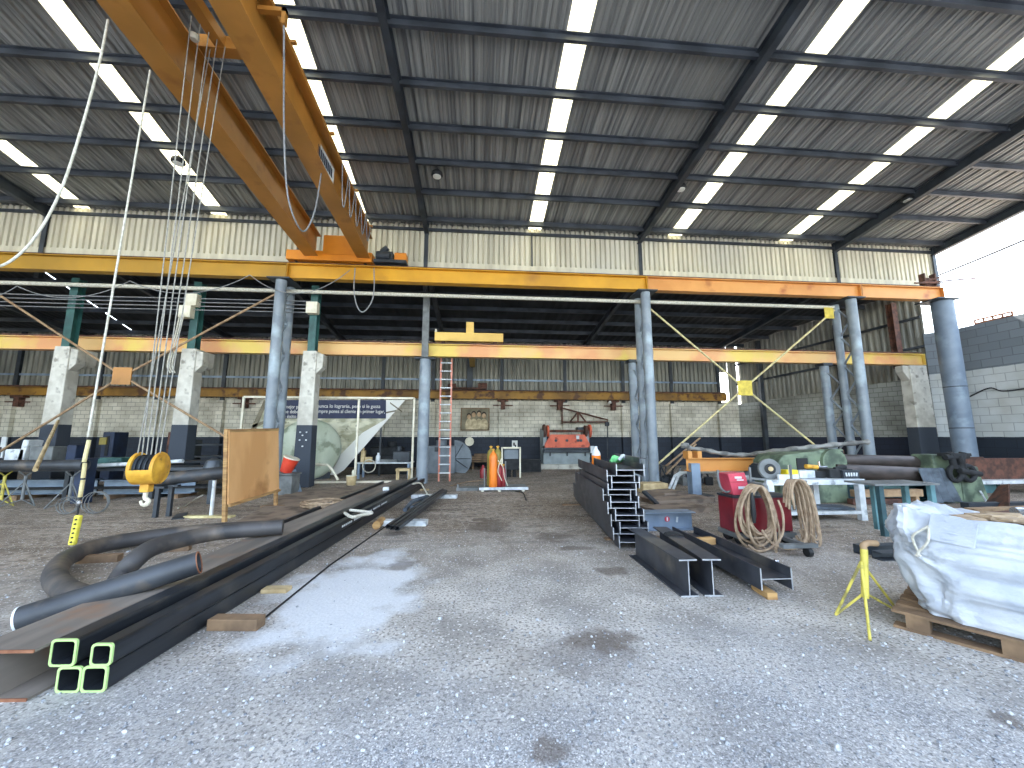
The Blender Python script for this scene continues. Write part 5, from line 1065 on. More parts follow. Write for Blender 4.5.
# ---- green plate rolling machine
yg = 9.0
def gX(u): return PY(u, 470, yg).x
def gZ(v): return PY(820, v, yg).z
t = thing('plate_roller', 'green plate rolling machine with two brown rollers', 'rolling machine', (gX(850), yg, 0))
mb = MB(); a0 = gX(772); mb.poly([(gX(779), yg, 0), (gX(779), yg, gZ(462)), (gX(785), yg, gZ(455)), (gX(825), yg, gZ(450)), (gX(846), yg, gZ(449)), (gX(846), yg, 0)], (0, .9, 0)); mb.build('gear_housing', 'machine_green', t, bevel=.03)
mb = MB(); mb.cyl((gX(833), yg-.08, gZ(462)), (gX(833), yg, gZ(462)), .32, 28); mb.build('round_cover', 'machine_green', t)
mb = MB(); mb.bx(gX(797), gX(808), yg-.02, yg+.01, gZ(470), gZ(458)); mb.bx(gX(840), gX(845), yg-.02, yg+.0, gZ(455), gZ(451)); mb.build('opening', 'cable_black', t)
mb = MB(); mb.sweep(I_prof(.4, .5, .03, .03), (gX(846), yg+.2, .02), (gX(955), yg+.2, .02)); mb.build('base_beam', 'teal_dark', t)
mb = MB(); mb.cyl((gX(838), yg+.35, gZ(461.5)), (gX(942), yg+.35, gZ(464.5)), .17, 28); mb.build('upper_roller', 'roller_brown', t, smooth=True)
mb = MB(); mb.cyl((gX(833), yg-.0, gZ(471.5)), (gX(930), yg-.0, gZ(477)), .2, 28); mb.build('lower_roller', 'roller_brown', t, smooth=True)
e0, e1 = gX(932), gX(962)
mb = MB(); mb.poly([(gX(948), yg-.25, 0), (gX(948), yg-.25, gZ(470)), (gX(950), yg-.25, gZ(465)), (gX(966), yg-.25, gZ(467)), (gX(972), yg-.25, gZ(500)), (gX(972), yg-.25, 0)], (0, .9, 0)); mb.build('end_frame', 'machine_green', t, bevel=.02)
mb = MB()
for (u, v) in ((938, 473), (951, 473)):
    c = Vector((gX(u), yg-.35, gZ(v)))
    mb.tube([c+Vector((.16*math.cos(k/16*6.283), 0, .18*math.sin(k/16*6.283))) for k in range(16)], .055, 8, closed=True)
mb.build('bearing_ring', 'dark_stuff', t, smooth=True)
mb = MB(); mb.bx(gX(930), gX(946), yg-.28, yg+.1, .0, gZ(478)); mb.bx(gX(930), gX(948), yg-.1, yg+.4, gZ(470), gZ(455)); mb.build('bearing_block', 'machine_green', t, bevel=.03)
mb = MB()
for p, q in (((934, 452), (938, 468)), ((941, 455), (947, 470)), ((928, 457), (952, 456)), ((946, 452), (943, 470)), ((940, 470), (962, 474))): mb.cyl((gX(p[0]), yg-.4, gZ(p[1])), (gX(q[0]), yg-.35, gZ(q[1])), .07, 10)
mb.bx(gX(932), gX(952), yg-.45, yg-.15, gZ(456), gZ(453)); mb.build('clamp_arms', 'dark_stuff', t, bevel=.01)
mb = MB(); mb.cyl((gX(952), yg-.5, gZ(490)), (gX(958), yg-.5, gZ(505)), .02, 8); mb.build('handle', 'white_paint', t)
mb = MB(); 
for i in range(11):
    pass
# cloth hanging over the lower roller
cl = MB(); nx, nz = 22, 12; vs = []; x0 = gX(907); x1 = gX(932)
for j in range(nz+1):
    for i in range(nx+1):
        f = i/nx; g = j/nz; x = x0+(x1-x0)*(f+.45*g*(f*.9-.35+.25)); z = gZ(468)-1.05*g*(.75+.35*f); y = yg-.24-.05*math.sin(f*20+g*2)*(.3+g)-.18*g
        vs.append((x, y, max(z, .05)))
cl.add(vs, [(j*(nx+1)+i, j*(nx+1)+i+1, (j+1)*(nx+1)+i+1, (j+1)*(nx+1)+i) for j in range(nz) for i in range(nx)])
o = cl.build('draped_cloth', 'cloth_grey', smooth=True); tag(o, 'grey cloth hanging over the right end of the brown rollers', 'cloth'); so = o.modifiers.new('s', 'SOLIDIFY'); so.thickness = .012
mb = MB(); mb.bx(gX(866), gX(874), yg+.9, yg+1.1, 0, gZ(452)); mb.bx(gX(862), gX(878), yg+.85, yg+1.15, gZ(456), gZ(451)); tag(mb.build('rusty_bracket', 'rust_edge', bevel=.01), 'rusty red bracket behind the upper brown roller', 'bracket')
for k, (v, lab) in enumerate(((497, 'upper yellowish timber under the rollers'), (505, 'lower brown timber under the rollers'))):
    mb = MB(); mb.bx(gX(836), gX(900), yg-.45+.1*k, yg-.3+.1*k, .02 if k else .2, .14 if k else .36); mb.bx(gX(840), gX(843), yg-.44, yg-.3, 0, .2) if not k else None; mb.bx(gX(893), gX(896), yg-.44, yg-.3, 0, .2) if not k else None
    tag(mb.build('timber', 'rod_tan' if not k else 'rust_red'), lab, 'timber')
# ---- white table
tx0, tx1, ty0, ty1, tz = PY(766, 480, 7.1).x, PY(864, 480, 7.1).x, 7.1, 8.0, .8
tz = PY(820, 479.5, 7.1).z
t = thing('steel_table', 'white painted steel table with a lower shelf, cluttered with tools', 'table', ((tx0+tx1)/2, 7.5, 0))
mb = MB(); mb.bx(tx0, tx1, ty0, ty1, tz-.02, tz); mb.bx(tx0, tx1, ty0-.01, ty0+.03, tz-.1, tz); mb.bx(tx0, tx1, ty1-.03, ty1+.01, tz-.1, tz-.02); mb.build('top', 'white_paint', t)
for x, y in ((tx0+.1, ty0+.06), (tx1-.06, ty0+.06), (tx0+.1, ty1-.06), (tx1-.3, ty1-.06)):
    mb = MB(); mb.bx(x-.06, x+.06, y-.05, y+.05, 0, tz-.02); mb.build('leg', 'white_paint', t)
mb = MB(); mb.bx(tx0+.1, tx1-.06, ty0+.02, ty0+.08, .12, .18); mb.bx(tx0+.1, tx1-.06, ty0+.06, ty1-.06, .14, .16); mb.build('shelf', 'white_paint', t)
c = PY(818, 508, 7.4); mb = MB(); mb.box((c.x-.2, 7.4, .21), (.35, .25, .08), Matrix.Rotation(.3, 3, 'Z')); mb.box((c.x+.35, 7.5, .19), (.7, .4, .05), Matrix.Rotation(-.2, 3, 'Z')); tag(mb.build('rag_heap', 'cloth_grey', bevel=.02), 'grey rags on the lower shelf of the white table', 'rags')
# grinder wheel
c = PY(769, 469, 7.3); t = thing('bench_grinder', 'large grey grinding wheel with dark hub at the left end of the white table', 'grinder', (c.x, 7.3, tz))
mb = MB(); mb.lathe([(.08, -.04), (.19, -.04), (.2, -.03), (.2, .03), (.19, .04), (.08, .04)], c, (-.25, -1, .1), 40); wh = mb.build('wheel', 'mesh_grey', t, smooth=True)
mb = MB(); mb.lathe([(0, -.06), (.1, -.06), (.1, .055), (.075, .065), (0, .065)], c, (-.25, -1, .1), 28); hu = mb.build('hub', 'cable_black', wh, smooth=True)
mb = MB(); mb.lathe([(0, .06), (.045, .066), (.045, .08), (0, .085)], c, (-.25, -1, .1), 20); mb.build('nut', 'wood_pale', wh, smooth=True)
mb = MB(); mb.bx(c.x-.12, c.x+.1, 7.38, 7.7, tz, c.z+.05); mb.cyl((c.x, 7.34, c.z), (c.x, 7.7, c.z), .1, 16); mb.build('motor', 'dark_steel', t)
mb = MB(); mb.box((c.x+.25, 7.14, tz+.03), (.42, .06, .13)); tag(mb.build('paper_roll', 'white_paint', bevel=.01), 'white strip lying on the table edge right of the grinding wheel', 'strip')
c = PY(789, 472, 7.35); mb = MB(); mb.box((c.x, 7.35, tz+.09), (.24, .16, .16)); tag(mb.build('carton', 'yellow_box', bevel=.004), 'bright yellow carton on the white table', 'box')
c = PY(803, 474, 7.4); mb = MB(); mb.box((c.x, 7.4, tz+.08), (.36, .2, .14), Matrix.Rotation(.1, 3, 'Z')); tag(mb.build('carton', 'white_paint', bevel=.004), 'white carton beside the yellow one on the table', 'box')
c = PY(791.5, 472, 7.15); mb = MB(); mb.cyl((c.x, 7.2, tz), (c.x, 7.2, tz+.27), .018, 10); tag(mb.build('steel_pin', 'cream_paint'), 'short upright cream rod in front of the cartons', 'rod')
c = PY(815, 468, 7.5); t = thing('angle_grinder', 'small power tool with yellow band lying on the white table', 'power tool', (c.x, 7.5, tz))
mb = MB(); mb.cyl((c.x-.2, 7.5, tz+.22), (c.x+.05, 7.5, tz+.2), .045, 12); mb.build('body', 'hook_yellow', t, smooth=True); mb = MB(); mb.cyl((c.x+.05, 7.5, tz+.2), (c.x+.25, 7.5, tz+.2), .03, 12); mb.cyl((c.x+.1, 7.5, tz+.1), (c.x+.1, 7.5, tz+.32), .02, 8); mb.build('shaft', 'chrome', t)
mb = MB(); mb.bx(c.x-.25, c.x+.1, 7.35, 7.65, tz, tz+.13); mb.build('base', 'dark_stuff', t, bevel=.02)
c = PY(835, 474, 7.4); mb = MB(); mb.box((c.x, 7.4, tz+.09), (.5, .3, .18)); mb.cyl((c.x-.1, 7.3, tz+.18), (c.x+.15, 7.3, tz+.22), .04, 10); tag(mb.build('tool_box', 'dark_stuff', bevel=.02), 'black tool box on the right part of the white table', 'tool box')
c = PY(849, 475, 7.25); t = thing('parts_basket', 'small dark basket with pale slots at the right end of the white table', 'basket', (c.x, 7.25, tz))
mb = MB(); mb.bx(c.x-.17, c.x+.17, 7.2, 7.4, tz, tz+.14); mb.bx(c.x-.19, c.x+.19, 7.19, 7.41, tz+.14, tz+.16); mb.build('body', 'dark_steel', t)
mb = MB(); 
for k in range(5): mb.box((c.x-.11+.055*k, 7.195, tz+.08), (.028, .01, .07), Matrix.Rotation(.2*(k-2)*.5, 3, 'Y'))
mb.build('slot', 'white_paint', t)
# ---- teal trestle
ya = 6.2
t = thing('steel_trestle', 'teal steel trestle table behind the big white bag', 'trestle', (PY(900, 485, ya).x, ya, 0))
a = PY(866, 483, 6.1); b = PY(930, 487, 6.1); zt3 = a.z
mb = MB(); mb.bx(a.x, b.x, 5.95, 6.5, zt3-.03, zt3); mb.build('top', 'mesh_grey', t)
for (x, y) in ((a.x+.12, 6.0), (b.x-.12, 6.4), (a.x+.5, 6.45), (b.x-.12, 6.0)):
    mb = MB(); mb.bx(x-.04, x+.04, y-.035, y+.035, .0, zt3-.03); mb.build('leg', 'teal_dark' if x < a.x+.2 else 'teal', t)
mb = MB(); mb.bx(a.x+.5, b.x-.12, 6.42, 6.48, zt3-.14, zt3-.05); mb.build('apron', 'teal', t)
mb = MB(); q = G(868, 552); mb.sweep(C_prof(.12, .12, .012), (q.x-.22, q.y, .0), (q.x+.42, q.y, .0)); tag(mb.build('steel_channel', 'dark_steel'), 'short dark steel channel on the ground behind the yellow stand', 'steel channel')
mb = MB(); q = G(888, 560); mb.sweep(C_prof(.1, .14, .012), (q.x-.12, q.y+.1, .0), (q.x+.35, q.y+.1, .0)); tag(mb.build('steel_channel', 'dark_steel'), 'short dark steel channel on the ground beside the big bag', 'steel channel')
# right edge: plate table
yr = 9.9; a = PY(968, 482, yr)
t = thing('plate_table', 'long table with white edge against the dark right wall', 'table', (a.x+2, yr, 0))
zt4 = PY(1000, 480.5, yr).z
mb = MB(); mb.bx(a.x, a.x+4.2, yr, yr+1, zt4-.1, zt4); mb.build('top', 'white_paint', t)
for x in (a.x+.3, a.x+2.2, a.x+4): mb = MB(); mb.bx(x-.05, x+.05, yr+.05, yr+.15, 0, zt4-.1); mb.bx(x-.05, x+.05, yr+.85, yr+.95, 0, zt4-.1); mb.build('leg', 'teal_dark', t)
mb = MB(); mb.bx(a.x+.1, a.x+4.2, yr+.3, yr+.45, zt4, PY(1000, 459, yr).z); mb.box((a.x+.8, yr+.35, PY(1000, 459, yr).z+.02), (.5, .1, .05)); tag(mb.build('steel_plate', 'rust_red'), 'large dark rusty plate standing on the white edged table', 'steel plate')
mb = MB(); q = PY(988, 494, yr+.3); mb.bx(q.x-.45, q.x+.3, yr+.2, yr+.8, .25, q.z+.32); mb.bx(q.x-.4, q.x+.25, yr+.25, yr+.75, 0, .25); tag(mb.build('teal_box', 'teal', bevel=.02), 'teal steel box under the white edged table', 'box')
q = PY(1000, 512, 7.6)
for k, (u0, v0, u1, v1, mt, lab) in enumerate(((975, 520, 1035, 516, 'rust_red', 'rusty flat bar on the ground behind the big bag'), (970, 514, 1030, 512, 'rod_tan', 'tan timber on the ground behind the big bag'), (965, 508, 1035, 507, 'dark_steel', 'dark bar farthest behind the big bag'))):
    mb = MB(); mb.sweep([(-.08, 0), (.08, 0), (.08, .12), (-.08, .12)], G(u0, v0), G(u1, v1)); tag(mb.build('long_bar', mt), lab, 'bar')
mb = MB(); mb.cyl(PY(1014, 511, 6.6), PY(1045, 511, 6.6), .07, 16); mb.bx(PY(1020, 511, 6.6).x, PY(1040, 511, 6.6).x, 6.5, 6.7, 0, PY(1014, 511, 6.6).z-.05); tag(mb.build('chrome_tube', 'chrome', smooth=False), 'shiny metal tube at the right edge behind the bag', 'tube')
mb = MB(); mb.poly([G(985, 505)+Vector((0, 0, .0)), G(1010, 512), PY(1010, 484, 8.2), PY(1000, 486, 8.4)], (0, .03, 0)); tag(mb.build('rusty_sheet', 'rust_red'), 'rusty brown sheet leaning under the white edged table', 'sheet')
# rusty angles on the yard wall, power line
mb = MB(); a = PX(975, 320, 19.12); b = PX(1012, 310, 19.12)
for dz in (.0, .14): mb.cyl((19.1, a.y, 5.93+dz), (19.1, b.y, 5.93+dz), .035, 6)
for k in range(5): y = a.y+(b.y-a.y)*k/4; mb.cyl((19.1, y, 5.88), (19.1, y, 6.07), .03, 6)
tag(mb.build('rusty_angles', 'rust_edge'), 'rusty steel angles lying on top of the yard wall', 'steel angle')
mb = MB(); mb.tube(catenary(PX(905, 288, 24.), PX(1045, 231, 24.), .05), .05, 6); tag(mb.build('power_line', 'cable_black'), 'power line crossing the bright sky at the right', 'wire')
mb = MB(); a = PX(985, 372, 18.96); b = PX(1024, 372, 18.96); mb.tube(spline([PX(960, 402, 18.95), PX(975, 394, 18.95), PX(990, 388, 18.95), PX(1003, 391, 18.95), PX(1030, 388, 18.95)]), .025, 6); tag(mb.build('wall_cable', 'cable_black'), 'black cable sagging along the yard wall', 'cable')
# ---- welding machine
wx0, wx1, wy0, wy1 = 3.86, 4.8, 5.72, 6.1
t = thing('welding_machine', 'dark red wheeled welding machine hung with tan hoses', 'welding machine', ((wx0+wx1)/2, 5.9, 0))
mb = MB(); mb.bx(wx0, wx1, wy0, wy1, .17, .68); wb2 = mb.build('body', 'welder_red', t, bevel=.02)
mb = MB(); mb.bx(wx0-.01, wx1+.02, wy0-.01, wy1, .68, .71); mb.build('lid', 'dark_steel', t)
mb = MB(); mb.bx(wx0+.06, wx0+.1, wy0-.008, wy0, .5, .56); mb.build('label_plate', 'white_paint', wb2)
mb = MB(); mb.bx(wx0, wx1, wy0-.05, wy1+.05, .1, .17); mb.bx(wx0+.22, wx0+.72, wy0-.66, wy0-.58, .12, .17); mb.bx(wx0+.6, wx0+.66, wy0-.6, wy0, .1, .15); mb.build('chassis', 'mesh_grey', t)
for x, y in ((wx0+.1, wy0+.05), (wx1-.1, wy0+.05), (wx0+.1, wy1-.05), (wx1-.1, wy1-.05), (wx0+.6, wy0-.62)):
    mb = MB(); mb.cyl((x-.03, y, .1), (x+.03, y, .1), .1 if y > wy0-.3 else .06, 20); 
    if y < wy0-.3:
        for q in mb.v: q.z -= .04
    mb.build('wheel', 'cable_black', t, smooth=True)
for (u, zt5) in ((751, 1.14), (792, 1.17)):
    x = PY(u, 480, wy0-.06).x; mb = MB(); mb.cyl((x, wy0-.05, .5), (x, wy0-.05, zt5), .018, 10); mb.cyl((x, wy0-.32, zt5-.22), (x, wy0-.05, zt5-.22), .018, 10); mb.build('hose_hook', 'mesh_grey', t)
mb = MB(); mb.tube(spline([(wx0+.1, wy0+.1, .8), PY(727, 492, 5.9), PY(721, 488, 5.9), PY(718, 478, 5.9), PY(718, 470, 5.9)]), .018, 8); mb.build('handle', 'mesh_grey', t, smooth=True)
mb = MB(); xb = PY(728, 500, 6.0).x; mb.lathe([(0, 0), (.05, 0), (.05, .3), (.025, .38), (0, .38)], (xb, 6.0, .3), n=16); mb.bx(xb-.05, wx0+.02, 5.95, 6.05, .26, .3); mb.build('side_bottle', 'white_paint', t, smooth=True)
xa, xb_ = PY(728.5, 485, 5.8).x, PY(747.5, 485, 5.8).x
t2 = thing('wire_feeder', 'pinkish red box with white markings on top of the welding machine', 'wire feeder', ((xa+xb_)/2, 5.9, .71))
mb = MB(); mb.poly([(xa+.07, 5.8, .712), (xa, 5.8, 1.03), (xb_-.03, 5.8, 1.05), (xb_+.03, 5.8, .8), (xb_-.02, 5.8, .712)], (0, .26, 0)); fb = mb.build('body', 'pink_red', t2, bevel=.008)
for (f0, f1, z0, z1) in ((.35, .7, .96, .99), (.45, .8, .93, .945), (.5, .85, .8, .84)): mb = MB(); mb.bx(xa+(xb_-xa)*f0, xa+(xb_-xa)*f1, 5.79, 5.8, z0, z1); mb.build('white_mark', 'white_paint', fb)
mb = MB(); mb.bx(xa+.02, xb_-.0, 5.794, 5.8, .905, .912); mb.build('seam', 'cyl_red', fb)
rnd = random.Random(5)
c = PY(758, 517, wy0-.16); mb = MB(); rx, rz = .31, .46
for k in range(13):
    ax_ = rx*rnd.uniform(.68, 1.05); az = rz*rnd.uniform(.72, 1.0); ox_ = rnd.uniform(-.05, .05); yy = wy0-.1-.2*k/13; tilt = rnd.uniform(-.12, .12); top = c.z+rz
    pts = []
    for i in range(32):
        a = i/32*6.283; w_ = (.86-.2*math.cos(a)); z = top-az+az*math.cos(a)
        pts.append(Vector((c.x-.03+ox_*(1-math.cos(a))*.5+ax_*math.sin(a)*w_-tilt*(z-top), yy+.012*math.sin(3*a+k), z)))
    mb.tube(pts, .017, 7, closed=True)
tag(mb.build('hose_coil', 'hose_tan', smooth=True), 'big coil of tan hose hung on the left hook of the welding machine', 'hose')
mb = MB()
for k in range(13):
    yy = wy0-.1-.018*k; o_ = (k-6)*1.5; e = rnd.uniform(-2.5, 2.5); yy -= .05*(k % 3); dn = rnd.uniform(-9, 5)
    pts = [PY(u+o_*g, v, yy) for (u, v, g) in ((789+e, 505+dn, .6), (788, 492, .5), (790, 483, .5), (794, 479.5, .6), (799, 483, .8), (804, 495, .95), (808, 515+dn*.3, 1.05), (811+e, 538+dn, 1.1), (809+e, 544+dn, 1.1), (804+e, 538+dn, 1.0))]
    mb.tube(spline([Vector((p.x, p.y, max(.05, p.z))) for p in pts], 5), .0125, 7)
tag(mb.build('hose_coil', 'hose_tan', smooth=True), 'bundle of tan hose falling from the right hook of the welding machine', 'hose')
mb = MB()
for g in (((770, 505), (775, 530), (776, 550), (777, 562)),): mb.tube(spline([PY(u, v, wy0-.4) for u, v in g]), .017, 8)
mb.tube(spline([PY(762, 530, wy0-.36), PY(772, 543, wy0-.4), PY(788, 549, wy0-.4), PY(801, 546, wy0-.4), PY(806, 536, wy0-.38), PY(804, 522, wy0-.36)]), .016, 8)
mb.tube(spline([PY(748, 545, wy0-.36), PY(758, 551, wy0-.4), PY(770, 548, wy0-.4), PY(782, 535, wy0-.4), PY(783, 515, wy0-.36), PY(778, 500, wy0-.3)]), .016, 8)
tag(mb.build('hose', 'hose_tan', smooth=True), 'loose tan hoses looping down in front of the coils', 'hose')
mb = MB(); c = PY(753, 507, wy0-.34); mb.lathe([(0, -.22), (.02, -.22), (.035, -.1), (.03, .1), (.015, .2), (0, .2)], c, n=12); tag(mb.build('torch_grip', 'cable_black', smooth=True), 'black torch hanging inside the left hose coil', 'torch')
mb = MB(); c = G(777, 568); mb.lathe([(0, 0), (.04, 0), (.04, .07), (.025, .1), (0, .1)], c, n=14); tag(mb.build('steel_cup', 'chrome', smooth=True), 'small shiny cap on the ground under the hoses', 'cap')
# ---- yellow stand
c = G(868, 640); c = G(868, 628)
base = G(869, 640)
t = thing('tripod_stand', 'yellow tripod roller stand with bent pipe top in front of the white bag', 'pipe stand', (base.x, base.y, 0))
bx_, by_ = G(868, 622).x, G(868, 622).y
top = PY(864, 549, by_)
mb = MB(); mb.cyl((bx_, by_, .2), (top.x, by_, top.z), .028, 14); mb.build('post', 'yellow_paint', t, smooth=True)
kz = top.z*.82
for (u, v) in ((835.5, 615), (898, 611), (870, 640)):
    f = G(u, v, .01); mb = MB(); mb.cyl(f, (bx_, by_, kz), .011, 8); mb.cyl(f, (bx_, by_, .24), .010, 8); mb.build('leg', 'yellow_paint', t)
mb = MB(); mb.tube(spline([(top.x, by_, top.z-.01), (top.x-.0, by_, top.z+.03), (top.x+.05, by_, top.z+.05), (top.x+.13, by_, top.z+.045)]), .026, 12); mb.build('bent_top', 'rod_tan', t, smooth=True)
# ---- pallet and bulk bag
c0 = G(902, 629); d1 = Vector((.54, -.84, 0)).normalized(); d2 = Vector((.84, .54, 0)).normalized()
t = thing('wooden_pallet', 'wooden pallet under the big white bag', 'pallet', c0)
R = Matrix.Rotation(math.atan2(d1.y, d1.x), 3, 'Z')
def pc(a, b, z): return c0+d1*a+d2*b+Vector((0, 0, z))
for b in (.05, .25, .45, .65, .85, 1.05): mb = MB(); mb.box(pc(.6, b, .135), (1.3, .13, .022), R); mb.build('deck_board', 'wood_pallet', t)
for b in (.05, .52, 1.05): mb = MB(); mb.box(pc(.6, b, .011), (1.3, .12, .022), R); mb.build('bottom_board', 'wood_pallet', t)
for a in (.1, .6, 1.1):
    for b in (.05, .52, 1.05): mb = MB(); mb.box(pc(a, b, .073), (.14, .12, .1), R); mb.build('block', 'wood_pallet', t)
mb = MB()
mat('bag_white', '#c6ccd3', '#aab2bd', .6, scale=3., c3='#90979f', s3=5., lo3=.56, hi3=.7, bump=.35, bscale=25)
bg = thing('bulk_bag', 'big white woven bulk bag slumped on the wooden pallet', 'bag', pc(.6, .6, .15))
nA, nH = 200, 90; cen = pc(.62, .58, 0); vs = []
def bagpt(th, h):
    # superellipse footprint in (d1,d2); narrower foot, bulging belly, gathered top
    e = .5; ct_, st_ = math.cos(th), math.sin(th)
    cx = math.copysign(abs(ct_)**e, ct_); cyy = math.copysign(abs(st_)**e, st_)
    prof_ = .95+.14*math.sin(min(1, h*1.25)*math.pi*.55)
    if h > .8: prof_ -= (h-.8)*.35
    leanl = .1*h
    lp = cen+d1*(cx*.58*prof_)+d2*(cyy*.56*prof_)
    # height: front left corner drawn up, middle sags
    ang = th
    hl = .76+.13*math.exp(-((math.atan2(math.sin(ang-math.pi*1.22), math.cos(ang-math.pi*1.22)))/.45)**2)+.03*math.sin(3*ang+.5)-.0*math.cos(ang)
    lp += -d1*.03*h
    z = .15+h*hl
    q = Vector((math.cos(th)*1.2, math.sin(th)*1.2, h*2.2))
    n1 = noise.noise(q*2.2); q2 = Vector((th*1.6+h*2, h*8-th*1.5+2.5*noise.noise(q*1.3), 1)); cre = 1-abs(noise.noise(q2))*2.4
    q3 = Vector((th*5, h*4, 3)); n3 = noise.noise(q3)
    dirv = (lp-cen); dirv.z = 0; dirv.normalize()
    q4 = Vector((th*4.+h*6, h*20+th*1.5+2.5*noise.noise(q*2.6), 5)); n4 = (1-abs(noise.noise(q4))*2.2)*.5+.5*noise.noise(q4*2)
    lp = lp+dirv*(n1*.05+cre*.016+n3*.025+n4*.007); lp.z = z+.02*n3*h
    return lp
for j in range(nH+1):
    for i in range(nA): vs.append(bagpt(2*math.pi*i/nA, j/nH))
top_c = cen+d2*.1
rim = vs[-nA:]
for s, dz in ((.93, .01), (.84, -.0), (.72, -.02), (.6, -.05), (.5, -.1), (.3, -.14), (.05, -.15)):
    for i, p in enumerate(rim):
        q = top_c.lerp(Vector((p.x, p.y, 0)), s); w_ = noise.noise(Vector((i*.25, s*6, 0)))*.035
        zc = p.z*s+(.9)*(1-s)
        vs.append(Vector((q.x, q.y, zc+dz+w_)))
rows = nH+1+7
mb.v = vs; mb.f = [(j*nA+i, j*nA+(i+1) % nA, (j+1)*nA+(i+1) % nA, (j+1)*nA+i) for j in range(rows-1) for i in range(nA)]+[tuple(range(nA-1, -1, -1)), tuple((rows-1)*nA+i for i in range(nA))]; mb.mi = [0]*len(mb.f)
mb.build('sack', 'bag_white', bg, smooth=True)
# lifting straps and folded corner flaps sewn on the bag
def onbag(th, h, o=.035):
    p = bagpt(th, h); d = p-cen; d.z = 0; return p+d.normalized()*o
def strap(nm, th0, th1, h0, h1, w_, mt='bag_white'):
    m2 = MB(); n = 24; L_ = []
    for k in range(n+1):
        f = k/n; th = th0+(th1-th0)*f; h = h0+(h1-h0)*f
        L_ += [onbag(th-w_, h), onbag(th+w_, h), onbag(th-w_, h, .0), onbag(th+w_, h, .0)]
    m2.add(L_, [(4*k, 4*k+1, 4*k+5, 4*k+4) for k in range(n)]+[(4*k+2, 4*k, 4*k+4, 4*k+6) for k in range(n)]+[(4*k+1, 4*k+3, 4*k+7, 4*k+5) for k in range(n)]); return m2.build(nm, mt, bg, smooth=True)
thc = math.pi*1.22
strap('lifting_strap', thc+.28, thc+.22, .68, .99, .05)
strap('lifting_strap', thc+1.5, thc+1.35, .6, .99, .06)
for k, (th, hh) in enumerate(((thc+.65, .93),)):
    m2 = MB(); c1 = onbag(th, hh, .03); ex = (onbag(th+.3, hh, .03)-c1).normalized()
    m2.poly([c1+Vector((0, 0, .08)), c1+ex*.24+Vector((0, 0, .05)), c1+ex*.2+Vector((0, 0, -.14)), c1-ex*.05+Vector((0, 0, -.13))], (onbag(th, hh, .045)-c1)); m2.build('folded_flap', 'bag_white', bg)
m2 = MB(); a_ = onbag(thc+.62, .88, .04); b_ = onbag(thc+.47, .62, .04); c_ = onbag(thc+.46, .78, .05); e_ = onbag(thc+.6, .75, .05)
m2.tube(spline([a_, e_, b_, onbag(thc+.48, .58, .04)], 8), .009, 8); m2.tube(spline([a_+Vector((0, 0, .01)), c_, onbag(thc+.44, .7, .05), b_], 8), .009, 8); m2.tube(spline([b_, onbag(thc+.44, .58, .04), onbag(thc+.42, .58, .04)], 5), .011, 8)
o = m2.build('tie_cord', 'rope_white', bg, smooth=True); tag(o, 'cream knotted cord')
m2 = MB()
for k in range(14):
    a = rnd.uniform(0, 6.28); r = rnd.uniform(.05, .3); p = top_c+Vector((r*math.cos(a), r*.7*math.sin(a), .86+rnd.uniform(0, .05))); m2.box(p, (.22, .12, .02), Matrix.Rotation(rnd.uniform(0, 3), 3, 'Z') @ Matrix.Rotation(rnd.uniform(-.4, .4), 3, 'X'))
o = m2.build('contents', 'paper_brown', bg); o['kind'] = 'stuff'; tag(o, 'brown crumpled scraps inside the bag')
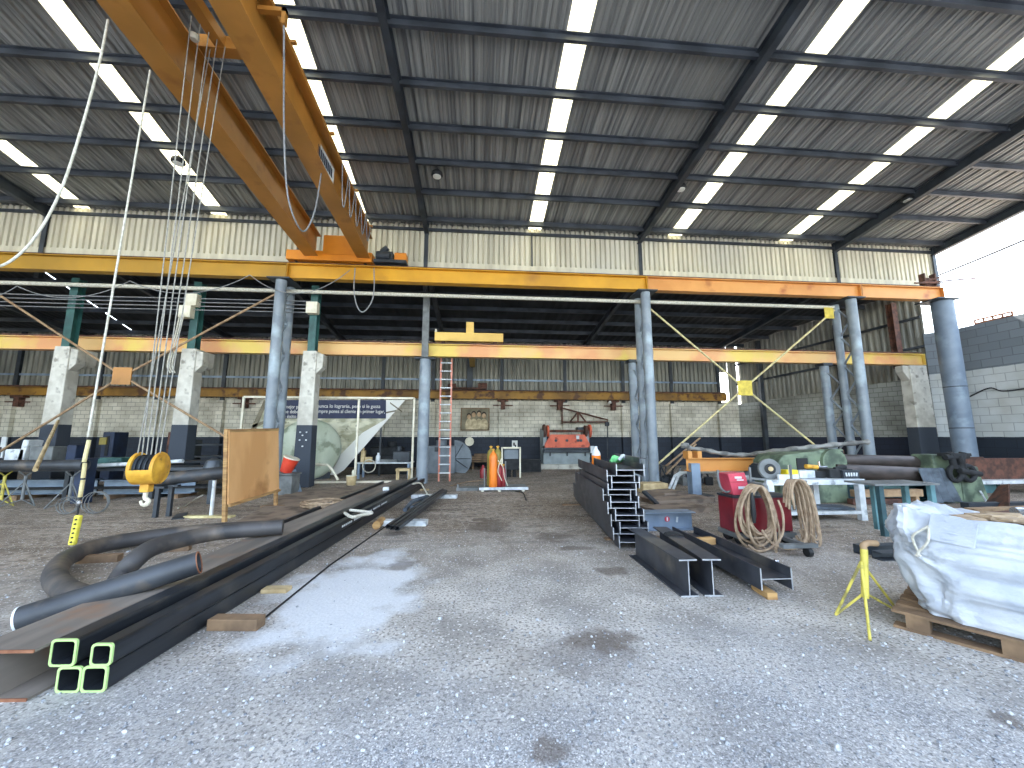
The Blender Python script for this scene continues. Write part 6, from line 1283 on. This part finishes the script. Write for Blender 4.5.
# ---- loose stones on the ground near the camera
st = MB(); rnd = random.Random(11)
ico = [Vector(p).normalized() for p in ((0, 0, 1), (.9, 0, .4), (.28, .85, .4), (-.72, .53, .4), (-.72, -.53, .4), (.28, -.85, .4), (.72, .53, -.4), (-.28, .85, -.4), (-.9, 0, -.4), (-.28, -.85, -.4), (.72, -.53, -.4), (0, 0, -1))]
icf = [(0, 1, 2), (0, 2, 3), (0, 3, 4), (0, 4, 5), (0, 5, 1), (1, 6, 2), (2, 7, 3), (3, 8, 4), (4, 9, 5), (5, 10, 1), (6, 7, 2), (7, 8, 3), (8, 9, 4), (9, 10, 5), (10, 6, 1), (11, 7, 6), (11, 8, 7), (11, 9, 8), (11, 10, 9), (11, 6, 10)]
nst = 0
while nst < 15000:
    y = .5+6.5*rnd.random()**1.7; x = rnd.uniform(-1, 1)*(y*1.5+.8)+.1*y
    dens = max(.12, 1-(y-1.2)/3.2)
    if rnd.random() > dens: continue
    r = rnd.choice((.003, .004, .004, .005, .006, .009))*(1+.5*rnd.random())
    if rnd.random() < .006: r *= 2.2
    s = Vector((rnd.uniform(.7, 1.3), rnd.uniform(.7, 1.3), rnd.uniform(.5, .9)))*r; an = rnd.random()*6.28; ca, sa = math.cos(an), math.sin(an)
    n0 = len(st.v)
    for p in ico:
        q = Vector((p.x*s.x, p.y*s.y, p.z*s.z))*rnd.uniform(.85, 1.15); st.v.append(Vector((x+q.x*ca-q.y*sa, y+q.x*sa+q.y*ca, s.z*.5+q.z)))
    st.f += [tuple(n0+i for i in f) for f in icf]; st.mi += [0]*20; nst += 1
o = st.build('loose_gravel', 'gravel_stone', origin=(0, 3, 0)); tag(o, 'loose grey and white crushed stone scattered over the yard ground', 'gravel', kind='stuff')
nt = M['gravel_stone'].node_tree
# ================================================================= LIGHT AND CAMERA
w = bpy.data.worlds.new('world'); bpy.context.scene.world = w; w.use_nodes = True; nt = w.node_tree
sk = nt.nodes.new('ShaderNodeTexSky'); sk.sky_type = 'NISHITA'; sk.sun_disc = False; sk.sun_elevation = math.radians(50); sk.sun_rotation = math.radians(8); sk.air_density = 1.2; sk.dust_density = 2.5; sk.ozone_density = 1.
bgn = nt.nodes['Background']; hs = nt.nodes.new('ShaderNodeHueSaturation'); hs.inputs['Saturation'].default_value = .68; nt.links.new(sk.outputs[0], hs.inputs['Color']); nt.links.new(hs.outputs[0], bgn.inputs[0]); bgn.inputs[1].default_value = .38
sl = bpy.data.lights.new('sun', 'SUN'); sl.energy = 9.0; sl.angle = math.radians(.6); sl.color = (1, .95, .86)
so = bpy.data.objects.new('sun', sl); COL.objects.link(so)
el, az = math.radians(50), math.radians(-8)     # sun stands behind the back wall, slightly to the left
dirv = Vector((math.sin(az)*math.cos(el), math.cos(az)*math.cos(el), math.sin(el))); so.rotation_euler = dirv.to_track_quat('Z', 'Y').to_euler(); so.location = (0, 0, 30)
cam = bpy.data.cameras.new('camera'); co = bpy.data.objects.new('camera', cam); COL.objects.link(co); bpy.context.scene.camera = co
cam.sensor_width = 36; cam.lens = F/1024*36; cam.clip_end = 300; cam.clip_start = .05
co.location = (0, 0, H); co.rotation_euler = (math.pi/2+PIT, 0, -YAW)
sc = bpy.context.scene; sc.view_settings.view_transform = 'Standard'; sc.view_settings.look = 'None'; sc.view_settings.gamma = 1; sc.view_settings.use_curve_mapping = False
sc.view_settings.exposure = 1.9
